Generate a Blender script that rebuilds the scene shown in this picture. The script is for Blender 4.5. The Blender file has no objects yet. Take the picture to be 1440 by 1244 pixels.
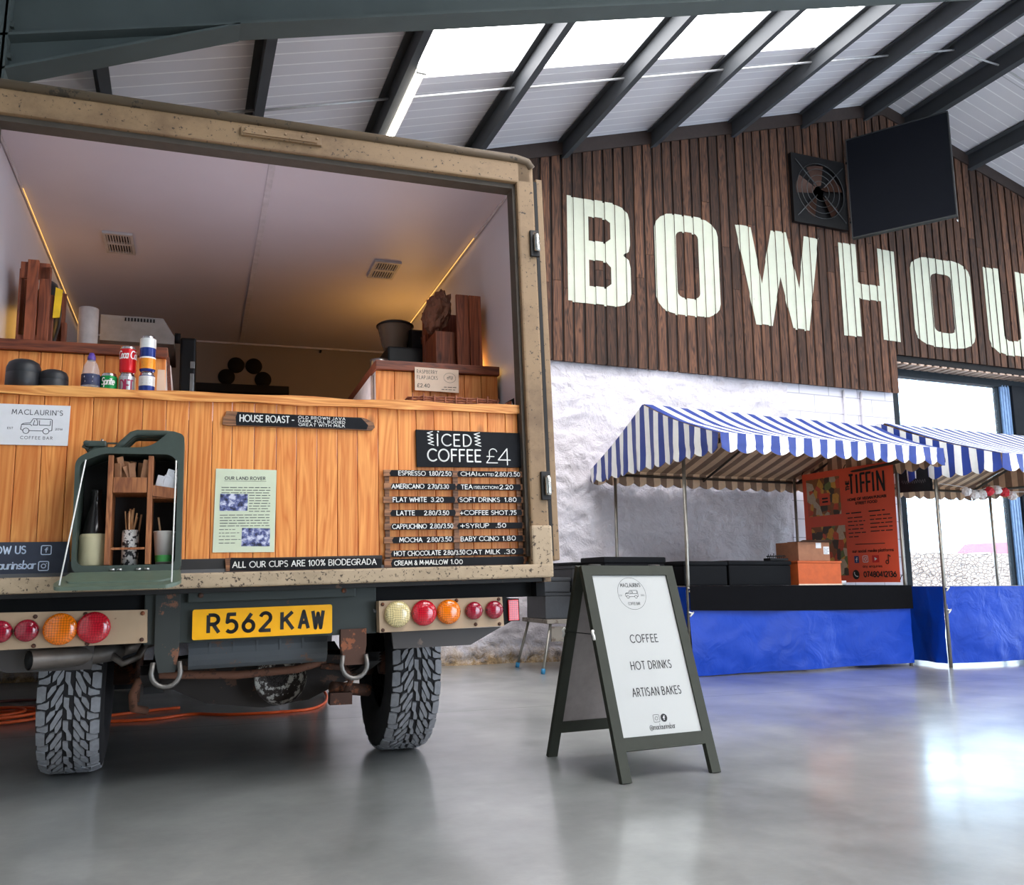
import bpy, bmesh, math, random
from math import sin, cos, pi, radians
from mathutils import Vector, Matrix, noise
from mathutils.geometry import tessellate_polygon
random.seed(7)
S = bpy.context.scene
COL = S.collection
# ------------------------------------------------------------------ camera, world, lights, exposure
IMG_W, IMG_H, FPX = 1440.0, 1244.0, 1208.04
EYE = 0.785
cam = bpy.data.cameras.new('camera'); camo = bpy.data.objects.new('camera', cam); COL.objects.link(camo)
cam.sensor_fit = 'HORIZONTAL'; cam.sensor_width = 36.0; cam.lens = 36.0*FPX/IMG_W
cam.clip_start = 0.05; cam.clip_end = 300
def euler(a, b, c):
    X = Matrix(((1,0,0),(0,cos(a),-sin(a)),(0,sin(a),cos(a))))
    Y = Matrix(((cos(b),0,sin(b)),(0,1,0),(-sin(b),0,cos(b))))
    Z = Matrix(((cos(c),-sin(c),0),(sin(c),cos(c),0),(0,0,1)))
    return Z @ Y @ X
BASE = Matrix(((1,0,0),(0,0,-1),(0,1,0)))
MB_ = euler(-0.172911640, -0.361526843, 0.0579371350) @ BASE      # hall axes seen by the camera
MV_ = euler(-0.189526978, -0.349006573, 0.0260190483) @ BASE      # the leaning truck's axes seen by the camera
FLIP = Matrix(((1,0,0),(0,-1,0),(0,0,-1)))
camo.matrix_world = Matrix.Translation((0,0,EYE)) @ (MB_.transposed() @ FLIP).to_4x4()
S.camera = camo
VAN = Matrix.Translation((0,0,EYE)) @ (MB_.transposed() @ MV_).to_4x4()
HALL = Matrix.Identity(4)

S.view_settings.view_transform = 'Standard'; S.view_settings.look = 'None'
S.view_settings.exposure = 0.22; S.view_settings.gamma = 1.0; S.view_settings.use_curve_mapping = False
W = bpy.data.worlds.new('world'); S.world = W; W.use_nodes = True
bg = W.node_tree.nodes['Background']; bg.inputs[0].default_value = (0.58,0.79,1.0,1); bg.inputs[1].default_value = 5.6

def area(name, loc, rot, sx, sy, power, color=(1,1,1)):
    l = bpy.data.lights.new(name, 'AREA'); l.shape = 'RECTANGLE'; l.size = sx; l.size_y = sy
    l.energy = power; l.color = color
    o = bpy.data.objects.new(name, l); COL.objects.link(o); o.location = loc; o.rotation_euler = rot
    return o
# daylight through the big open doorway behind the photographer's right shoulder, and through its neighbour on the right side of the hall
area('doorway_daylight', (9.5,-8.7,2.1), (radians(90),0,radians(-4)), 8.0, 4.0, 330, (0.98,0.97,1.0))
area('side_doorway_daylight', (17.6,1.0,1.9), (radians(90),0,radians(90)), 6.0, 3.4, 60, (0.88,0.94,1.0))
def bulb(name, p, power, r=.03):
    l = bpy.data.lights.new(name, 'POINT'); l.energy = power; l.color = (1.0,0.52,0.10); l.shadow_soft_size = r
    o = bpy.data.objects.new(name, l); COL.objects.link(o); o.location = VAN @ Vector(p)
bulb('amber_lamp_behind_right_crate', (1.375,4.22,1.19), 1.0, .02); bulb('amber_lamp_right_worktop', (1.28,5.3,1.50), 4.6, .1); bulb('amber_lamp_left_worktop', (-.74,4.8,1.45), 1.5, .1)
# unseen fill light added to brighten the front of the truck's ceiling
ul = area('added_ceiling_fill', (0,0,0), (0,0,0), 0.8, 0.25, 4.6, (0.93,0.89,1.0)); ul.matrix_world = VAN @ Matrix.Translation((0.36,4.02,0.72)) @ Matrix.Rotation(radians(180+38),4,'X')
SKY_STRENGTH = 9.0

# ------------------------------------------------------------------ colour and materials
def lin(c): return c/12.92 if c <= 0.04045 else ((c+0.055)/1.055)**2.4
def rgb(r, g, b): return (lin(r/255), lin(g/255), lin(b/255), 1)
MATS = {}
class NT:
    def __init__(s, name):
        s.m = bpy.data.materials.new(name); s.m.use_nodes = True; s.t = s.m.node_tree; s.n = s.t.nodes; s.p = s.n['Principled BSDF']
    def new(s, k, **kw):
        n = s.n.new(k)
        for a, b in kw.items(): setattr(n, a, b)
        return n
    def link(s, a, b): s.t.links.new(a, b)
    def ramp(s, fac, stops, mode='LINEAR'):
        r = s.new('ShaderNodeValToRGB'); r.color_ramp.interpolation = mode
        e = r.color_ramp.elements
        while len(e) < len(stops): e.new(0.5)
        for i, (p, c) in enumerate(stops): e[i].position = p; e[i].color = c
        s.link(fac, r.inputs[0]); return r.outputs[0]
    def math(s, op, a, b=None, c=None):
        n = s.new('ShaderNodeMath', operation=op)
        for i, v in enumerate((a, b, c)):
            if v is None: continue
            if isinstance(v, (int, float)): n.inputs[i].default_value = v
            else: s.link(v, n.inputs[i])
        return n.outputs[0]
    def mix(s, fac, a, b, mode='MIX'):
        n = s.new('ShaderNodeMix', data_type='RGBA', blend_type=mode)
        for k, v in ((0, fac), (6, a), (7, b)):
            if isinstance(v, (int, float)): n.inputs[k].default_value = v
            elif isinstance(v, tuple): n.inputs[k].default_value = v
            else: s.link(v, n.inputs[k])
        return n.outputs[2]
    def coord(s, scale=(1,1,1), rnd=False, geo=False):
        if geo: v = s.new('ShaderNodeNewGeometry').outputs['Position']
        else: v = s.new('ShaderNodeTexCoord').outputs['Object']
        if rnd:
            a = s.new('ShaderNodeAttribute'); a.attribute_name = 'rnd'
            m = s.new('ShaderNodeVectorMath', operation='MULTIPLY'); m.inputs[1].default_value = (13.7, 9.1, 5.3); s.link(a.outputs['Vector'], m.inputs[0])
            ad = s.new('ShaderNodeVectorMath', operation='ADD'); s.link(v, ad.inputs[0]); s.link(m.outputs[0], ad.inputs[1]); v = ad.outputs[0]
        mp = s.new('ShaderNodeMapping'); mp.inputs['Scale'].default_value = scale; s.link(v, mp.inputs[0]); return mp.outputs[0]
    def noise(s, v, scale, detail=4, rough=0.55, dist=0.0):
        n = s.new('ShaderNodeTexNoise'); n.inputs['Scale'].default_value = scale; n.inputs['Detail'].default_value = detail
        n.inputs['Roughness'].default_value = rough; n.inputs['Distortion'].default_value = dist; s.link(v, n.inputs['Vector']); return n.outputs['Fac']
    def bump(s, h, strength=0.3, dist=0.01):
        b = s.new('ShaderNodeBump'); b.inputs['Strength'].default_value = strength; b.inputs['Distance'].default_value = dist
        s.link(h, b.inputs['Height']); s.link(b.outputs[0], s.p.inputs['Normal']); return b
    def rnd(s):
        a = s.new('ShaderNodeAttribute'); a.attribute_name = 'rnd'; return a.outputs['Fac']

def plain(name, c, rough=0.5, metal=0.0, var=0.12, scale=18, bump=0.0, spec=0.5):
    if name in MATS: return MATS[name]
    t = NT(name); v = t.coord()
    f = t.noise(v, scale)
    d = tuple(max(0, x*(1-var)) for x in c[:3])+(1,); u = tuple(min(1, x*(1+var)) for x in c[:3])+(1,)
    t.link(t.ramp(f, [(0.3, d), (0.7, u)]), t.p.inputs['Base Color'])
    t.p.inputs['Roughness'].default_value = rough; t.p.inputs['Metallic'].default_value = metal; t.p.inputs['Specular IOR Level'].default_value = spec
    if bump: t.bump(t.noise(v, scale*4), bump, 0.004)
    MATS[name] = t.m; return t.m

def worn(name, c, chip, amount=0.5, scale=22, rough=0.55, metal=0.0, grime=None):
    if name in MATS: return MATS[name]
    t = NT(name); v = t.coord()
    base = t.mix(t.noise(v, 6), c, tuple(x*0.78 for x in c[:3])+(1,))
    if grime: base = t.mix(t.math('MULTIPLY', t.ramp(t.noise(v, 3.5, 6, 0.7), [(0.45,(0,0,0,1)),(0.7,(1,1,1,1))]), 0.8), base, grime)
    f = t.ramp(t.noise(v, scale, 8, 0.7), [(amount, (0,0,0,1)), (amount+0.03, (1,1,1,1))])
    t.link(t.mix(f, base, chip), t.p.inputs['Base Color'])
    t.p.inputs['Roughness'].default_value = rough; t.p.inputs['Metallic'].default_value = metal
    t.bump(f, -0.4, 0.002)
    MATS[name] = t.m; return t.m

def wood(name, light, dark, scale=(18,18,1.4), rough=0.5, bands=1.0, knots=True, tone=0.25, contrast=0.6):
    if name in MATS: return MATS[name]
    t = NT(name); v = t.coord(scale, rnd=True)
    n1 = t.noise(v, 1.1, 3, 0.5, 0.6)
    w = t.math('FRACT', t.math('MULTIPLY', n1, 7.0*bands))
    w = t.math('ABSOLUTE', t.math('SUBTRACT', w, 0.5))
    fine = t.noise(t.coord(tuple(x*5 if x > 5 else x*1.5 for x in scale), rnd=True), 1.0, 3)
    f = t.math('ADD', t.math('MULTIPLY', w, contrast*1.2), t.math('MULTIPLY', fine, 0.45))
    colr = t.ramp(f, [(0.2, dark), (0.62, light)])
    tr = t.ramp(t.rnd(), [(0.0, (1-tone,)*3+(1,)), (1.0, (1+tone*0.3,)*3+(1,))])
    colr = t.mix(1.0, colr, tr, 'MULTIPLY')
    if knots:
        vo = t.new('ShaderNodeTexVoronoi'); vo.inputs['Scale'].default_value = 1.0
        t.link(t.coord((5.2, 5.2, 3.1) if scale[2] < 5 else (3.1, 3.1, 5.2), rnd=True), vo.inputs['Vector'])
        k = t.ramp(vo.outputs['Distance'], [(0.03, (1,1,1,1)), (0.12, (0,0,0,1))])
        colr = t.mix(t.math('MULTIPLY', k, 0.75), colr, tuple(x*0.25 for x in dark[:3])+(1,))
    t.link(colr, t.p.inputs['Base Color']); t.p.inputs['Roughness'].default_value = rough
    t.bump(f, 0.12, 0.003)
    MATS[name] = t.m; return t.m

def emit(name, c, strength):
    t = NT(name); t.p.inputs['Base Color'].default_value = c
    t.p.inputs['Emission Color'].default_value = c; t.p.inputs['Emission Strength'].default_value = strength
    MATS[name] = t.m; return t.m

def glass(name, c=(1,1,1,1), rough=0.02, alpha=0.25):
    t = NT(name); t.p.inputs['Base Color'].default_value = c; t.p.inputs['Roughness'].default_value = rough
    tr = t.new('ShaderNodeBsdfTransparent'); tr.inputs[0].default_value = c
    mx = t.new('ShaderNodeMixShader'); mx.inputs[0].default_value = alpha
    t.link(tr.outputs[0], mx.inputs[1]); t.link(t.p.outputs[0], mx.inputs[2]); t.link(mx.outputs[0], t.n['Material Output'].inputs[0])
    MATS[name] = t.m; return t.m

# setting materials
def m_floor():
    t = NT('polished_concrete'); v = t.coord(geo=True)
    big = t.noise(v, 0.55, 5, 0.6, 0.4); mid = t.noise(v, 3.2, 4, 0.6); fine = t.noise(v, 26, 5, 0.7)
    f = t.math('ADD', t.math('MULTIPLY', big, 0.6), t.math('ADD', t.math('MULTIPLY', t.noise(v, 2.4, 4, 0.6), 0.25), t.math('MULTIPLY', fine, 0.15)))
    c = t.ramp(f, [(0.36, rgb(100,102,102)), (0.5, rgb(138,140,139)), (0.64, rgb(170,171,168))])
    sx = t.new('ShaderNodeSeparateXYZ'); t.link(v, sx.inputs[0])
    joint = t.math('LESS_THAN', t.math('ABSOLUTE', t.math('SUBTRACT', t.math('FRACT', t.math('DIVIDE', t.math('ADD', sx.outputs[1], 0.73+60), 6.0)), 0.0)), 0.0018)
    c = t.mix(t.math('MULTIPLY', joint, 0.75), c, rgb(40,42,44))
    t.link(c, t.p.inputs['Base Color'])
    r = t.ramp(t.math('ADD', t.math('MULTIPLY', mid, 0.6), t.math('MULTIPLY', fine, 0.4)), [(0.3, (0.30,)*3+(1,)), (0.7, (0.5,)*3+(1,))])
    t.link(r, t.p.inputs['Roughness']); t.p.inputs['Specular IOR Level'].default_value = 0.8
    t.p.inputs['Coat Weight'].default_value = 0.9; t.p.inputs['Coat IOR'].default_value = 1.62
    t.link(t.math('MULTIPLY_ADD', mid, 0.28, 0.04), t.p.inputs['Coat Roughness'])
    wv = t.noise(t.coord((1.0, 3.0, 1.0), geo=True), 3.0, 5, 0.6, 0.5)
    t.bump(t.math('ADD', wv, t.math('MULTIPLY', fine, 0.1)), 0.10, 0.010)
    return t.m
def m_stone():
    t = NT('whitewashed_stone'); v = t.coord(geo=True)
    a = t.noise(v, 2.6, 8, 0.65, 0.5); b = t.noise(v, 9, 8, 0.7, 0.8)
    c = t.mix(b, rgb(214,207,213), rgb(238,233,239))
    sx = t.new('ShaderNodeSeparateXYZ'); t.link(v, sx.inputs[0])
    low = t.math('SUBTRACT', t.math('ADD', t.math('MULTIPLY', b, 0.55), -0.04), t.math('MULTIPLY', sx.outputs[2], 1.1))
    lf = t.ramp(low, [(0.0, (0,0,0,1)), (0.22, (1,1,1,1))])
    bare = t.ramp(t.noise(v, 14, 6, 0.7), [(0.35, rgb(70,58,45)), (0.55, rgb(170,140,100)), (0.75, rgb(214,200,180))])
    t.link(t.mix(lf, c, bare), t.p.inputs['Base Color']); t.p.inputs['Roughness'].default_value = 0.75
    t.bump(t.math('ADD', a, t.math('MULTIPLY', b, 0.6)), 1.0, 0.07)
    return t.m
def m_block():
    t = NT('white_blockwork'); v = t.coord(geo=True)
    sx = t.new('ShaderNodeSeparateXYZ'); t.link(v, sx.inputs[0])
    cb = t.new('ShaderNodeCombineXYZ'); t.link(sx.outputs[0], cb.inputs[0]); t.link(sx.outputs[2], cb.inputs[1])
    br = t.new('ShaderNodeTexBrick'); t.link(cb.outputs[0], br.inputs['Vector']); br.inputs['Scale'].default_value = 1.0
    br.inputs['Brick Width'].default_value = 0.44; br.inputs['Row Height'].default_value = 0.215; br.inputs['Mortar Size'].default_value = 0.006
    br.inputs['Color1'].default_value = rgb(228,224,231); br.inputs['Color2'].default_value = rgb(220,216,224); br.inputs['Mortar'].default_value = rgb(176,172,180)
    t.link(br.outputs['Color'], t.p.inputs['Base Color']); t.p.inputs['Roughness'].default_value = 0.6
    t.bump(br.outputs['Fac'], -0.4, 0.006); return t.m
def m_roof():
    t = NT('white_roof_sheet'); v = t.coord(geo=True)
    sx = t.new('ShaderNodeSeparateXYZ'); t.link(v, sx.inputs[0])
    f = t.math('FRACT', t.math('DIVIDE', t.math('ADD', sx.outputs[1], 30), 0.15))
    g = t.math('LESS_THAN', f, 0.10)
    big = t.math('LESS_THAN', t.math('FRACT', t.math('DIVIDE', t.math('ADD', sx.outputs[1], 30.2), 1.0)), 0.012)
    c = t.mix(t.noise(v, 1.5), rgb(214,212,218), rgb(226,224,230)); c = t.mix(t.math('MULTIPLY', big, 0.5), c, rgb(120,120,126))
    c = t.mix(t.math('MULTIPLY', g, 0.95), c, rgb(250,249,252))  # ribs painted paler, in place of the light they catch
    t.link(c, t.p.inputs['Base Color']); t.p.inputs['Roughness'].default_value = 0.42
    t.bump(g, 0.8, 0.015); return t.m
def m_drystone():
    t = NT('dry_stone'); v = t.coord((1,1,1.9), geo=True)
    vo = t.new('ShaderNodeTexVoronoi'); vo.feature = 'DISTANCE_TO_EDGE'; vo.inputs['Scale'].default_value = 8.5; t.link(v, vo.inputs['Vector'])
    vc = t.new('ShaderNodeTexVoronoi'); vc.inputs['Scale'].default_value = 8.5; t.link(v, vc.inputs['Vector'])
    e = t.ramp(vo.outputs['Distance'], [(0.0, (0,0,0,1)), (0.08, (1,1,1,1))])
    c = t.mix(e, rgb(120,92,78), t.ramp(t.math('FRACT', t.math('MULTIPLY', vc.outputs['Distance'], 3.3)), [(0, rgb(200,160,136)), (1, rgb(232,204,184))]))
    t.link(c, t.p.inputs['Base Color']); t.p.inputs['Roughness'].default_value = 0.9; t.bump(e, 0.8, 0.04); return t.m

# ------------------------------------------------------------------ mesh collecting
class M:
    """Collects shapes; build() links them as one mesh object."""
    def __init__(s): s.v = []; s.f = []; s.mi = []; s.r = []; s.sm = []
    def add(s, verts, faces, mi=0, smooth=False, r=None):
        if r is None: r = random.random()
        o = len(s.v); s.v += [tuple(p) for p in verts]
        for f in faces: s.f.append([o+i for i in f]); s.mi.append(mi); s.r.append(r); s.sm.append(smooth)
        return s
    def box(s, x0, x1, y0, y1, z0, z1, mi=0, m=None, r=None):
        p = [Vector((x,y,z)) for x in (x0,x1) for y in (y0,y1) for z in (z0,z1)]
        if m is not None: p = [m @ q for q in p]
        return s.add(p, [(0,1,3,2),(4,6,7,5),(0,4,5,1),(2,3,7,6),(0,2,6,4),(1,5,7,3)], mi, r=r)
    def cbox(s, x0, x1, y0, y1, z0, z1, c=0.006, mi=0, m=None, r=None):
        """box with chamfered edges"""
        c = min(c, (x1-x0)*.45, (y1-y0)*.45, (z1-z0)*.45)
        bm = bmesh.new(); bmesh.ops.create_cube(bm, size=1.0)
        for q in bm.verts: q.co = Vector(((x0+x1)/2+q.co.x*(x1-x0), (y0+y1)/2+q.co.y*(y1-y0), (z0+z1)/2+q.co.z*(z1-z0)))
        bmesh.ops.bevel(bm, geom=bm.edges[:], offset=c, segments=2, affect='EDGES', profile=0.6)
        return s.bm(bm, mi, m, r)
    def bm(s, bm, mi=0, m=None, r=None, smooth=False):
        bm.verts.index_update()
        vs = [(m @ q.co) if m is not None else q.co.copy() for q in bm.verts]
        fs = [[q.index for q in f.verts] for f in bm.faces]; bm.free()
        return s.add(vs, fs, mi, smooth, r)
    def lathe(s, prof, n=24, m=None, mi=0, smooth=True, r=None, cap0=False, cap1=False, a0=0.0, a1=2*pi):
        """profile of (radius, z) about z"""
        full = abs(a1-a0-2*pi) < 1e-6; k = n if full else n+1
        vs = []
        for rad, z in prof:
            for i in range(k):
                a = a0+(a1-a0)*i/n; vs.append(Vector((rad*cos(a), rad*sin(a), z)))
        fs = []
        for j in range(len(prof)-1):
            for i in range(n):
                i2 = (i+1) % k; fs.append((j*k+i, j*k+i2, (j+1)*k+i2, (j+1)*k+i))
        if cap0: fs.append(tuple(reversed(range(k))))
        if cap1: fs.append(tuple((len(prof)-1)*k+i for i in range(k)))
        if m is not None: vs = [m @ q for q in vs]
        return s.add(vs, fs, mi, smooth, r)
    def tube(s, pts, rad, n=10, mi=0, caps=True, r=None, closed=False):
        pts = [Vector(p) for p in pts]; N = len(pts); vs = []; up = Vector((0,0,1)); prev = None
        for i, p in enumerate(pts):
            a = pts[(i-1) % N] if (i > 0 or closed) else p; b = pts[(i+1) % N] if (i < N-1 or closed) else p
            d = (b-a).normalized()
            if prev is None:
                u = d.cross(up) if abs(d.z) < 0.95 else d.cross(Vector((1,0,0)))
            else: u = prev - d*prev.dot(d)
            u.normalize(); prev = u; w = d.cross(u)
            rr = rad[i] if isinstance(rad, (list, tuple)) else rad
            for k in range(n):
                t = 2*pi*k/n; vs.append(p+u*cos(t)*rr+w*sin(t)*rr)
        fs = []
        for i in range(N if closed else N-1):
            j = (i+1) % N
            for k in range(n): k2 = (k+1) % n; fs.append((i*n+k, i*n+k2, j*n+k2, j*n+k))
        if caps and not closed: fs.append(tuple(reversed(range(n)))); fs.append(tuple((N-1)*n+k for k in range(n)))
        return s.add(vs, fs, mi, True, r)
    def prism(s, loops, fn, d0, d1, mi=0, r=None, ends=True):
        """loops[0] outer, the rest holes, in (u,v); fn(u,v,d)->point; extruded from depth d0 to d1"""
        flat = [q for L in loops for q in L]; tri = tessellate_polygon([[Vector((a,b,0)) for a,b in L] for L in loops])
        n = len(flat)
        vs = [fn(a,b,d0) for a,b in flat]+[fn(a,b,d1) for a,b in flat]
        fs = []
        if ends: fs = [tuple(t) for t in tri]+[tuple(n+i for i in reversed(t)) for t in tri]
        o = 0
        for L in loops:
            k = len(L)
            for i in range(k): j = (i+1) % k; fs.append((o+i, o+j, n+o+j, n+o+i))
            o += k
        return s.add(vs, fs, mi, r=r)
    def flat(s, loops, fn, mi=0, r=None):
        flat = [q for L in loops for q in L]; tri = tessellate_polygon([[Vector((a,b,0)) for a,b in L] for L in loops])
        return s.add([fn(a,b) for a,b in flat], [tuple(t) for t in tri], mi, r=r)
    def grid(s, nu, nv, fn, mi=0, smooth=True, mfn=None, r=None):
        vs = [fn(i/nu, j/nv) for j in range(nv+1) for i in range(nu+1)]
        o = len(s.v); s.v += [tuple(p) for p in vs]; r0 = random.random() if r is None else r
        for j in range(nv):
            for i in range(nu):
                a = j*(nu+1)+i; s.f.append([o+a, o+a+1, o+a+nu+2, o+a+nu+1]); s.mi.append(mfn(i, j) if mfn else mi); s.r.append(r0); s.sm.append(smooth)
        return s
    def stroke(s, polys, w, fn, mi=0, round_=True):
        """ribbons of width w along (u,v) polylines"""
        h = w/2
        for P in polys:
            for a, b in zip(P, P[1:]):
                d = Vector((b[0]-a[0], b[1]-a[1])); L = d.length
                if L < 1e-7: continue
                d /= L; nx, ny = -d.y*h, d.x*h
                s.add([fn(a[0]+nx, a[1]+ny), fn(a[0]-nx, a[1]-ny), fn(b[0]-nx, b[1]-ny), fn(b[0]+nx, b[1]+ny)], [(0,1,2,3)], mi)
            if round_:
                ends = P if len(P) > 2 else P
                for q in ends: s.add([fn(q[0]+h*cos(pi*k/4), q[1]+h*sin(pi*k/4)) for k in range(8)], [tuple(range(8))], mi)
            else:
                for q in P[1:-1]: s.add([fn(q[0]+h*cos(pi*k/6), q[1]+h*sin(pi*k/6)) for k in range(12)], [tuple(range(12))], mi)
        return s
    def build(s, name, mats, frame, origin, parent=None):
        me = bpy.data.meshes.new(name)
        F = frame; vs = [(F @ Vector(p))-origin for p in s.v]
        me.from_pydata([tuple(p) for p in vs], [], s.f)
        if not isinstance(mats, (list, tuple)): mats = [mats]
        for m in mats: me.materials.append(m)
        me.polygons.foreach_set('material_index', s.mi); me.polygons.foreach_set('use_smooth', s.sm)
        at = me.attributes.new('rnd', 'FLOAT', 'FACE'); at.data.foreach_set('value', s.r)
        me.update()
        bm = bmesh.new(); bm.from_mesh(me); bmesh.ops.recalc_face_normals(bm, faces=bm.faces[:]); bm.to_mesh(me); bm.free()
        o = bpy.data.objects.new(name, me); COL.objects.link(o)
        if parent is not None: o.parent = parent
        else: o.location = origin
        return o

def tag(o, label, cat, group=None, kind=None):
    if label: o['label'] = label
    if cat: o['category'] = cat
    if group: o['group'] = group
    if kind: o['kind'] = kind
    return o
class Thing:
    """an Empty at the thing's base that parents its parts"""
    def __init__(s, name, label, cat, base, frame=HALL, group=None):
        s.frame = frame; s.org = frame @ Vector(base)
        s.o = bpy.data.objects.new(name, None); s.o.empty_display_size = 0.05; COL.objects.link(s.o); s.o.location = s.org
        tag(s.o, label, cat, group)
    def part(s, name, m, mats, parent=None, label=None, frame=None):
        o = m.build(name, mats, frame or s.frame, s.org, parent or s.o)
        if label: o['label'] = label
        return o
def solo(name, label, cat, m, mats, frame=HALL, group=None, kind=None):
    xs = [frame @ Vector(p) for p in m.v]
    org = Vector((sum(p.x for p in xs)/len(xs), sum(p.y for p in xs)/len(xs), min(p.z for p in xs)))
    return tag(m.build(name, mats, frame, org), label, cat, group, kind)
def struct(name, m, mats, frame=HALL):
    return tag(m.build(name, mats, frame, Vector((0,0,0))), None, None, None, 'structure')
def dup(root, offset, rotz=0.0, label=None, group=None):
    c = root.copy(); COL.objects.link(c); c.location = root.location+Vector(offset); c.rotation_euler.z += rotz
    if label: c['label'] = label
    if group: c['group'] = group
    for ch in list(root.children):
        d = ch.copy(); COL.objects.link(d); d.parent = c
        for g in list(ch.children):
            e = g.copy(); COL.objects.link(e); e.parent = d
    return c
def VZ(y): return lambda u, v: Vector((u, y, v))            # a face looking back at the photographer
def at(x, y, z, rx=0, ry=0, rz=0): return Matrix.Translation((x,y,z)) @ Matrix.Rotation(rz,4,'Z') @ Matrix.Rotation(ry,4,'Y') @ Matrix.Rotation(rx,4,'X')

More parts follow.
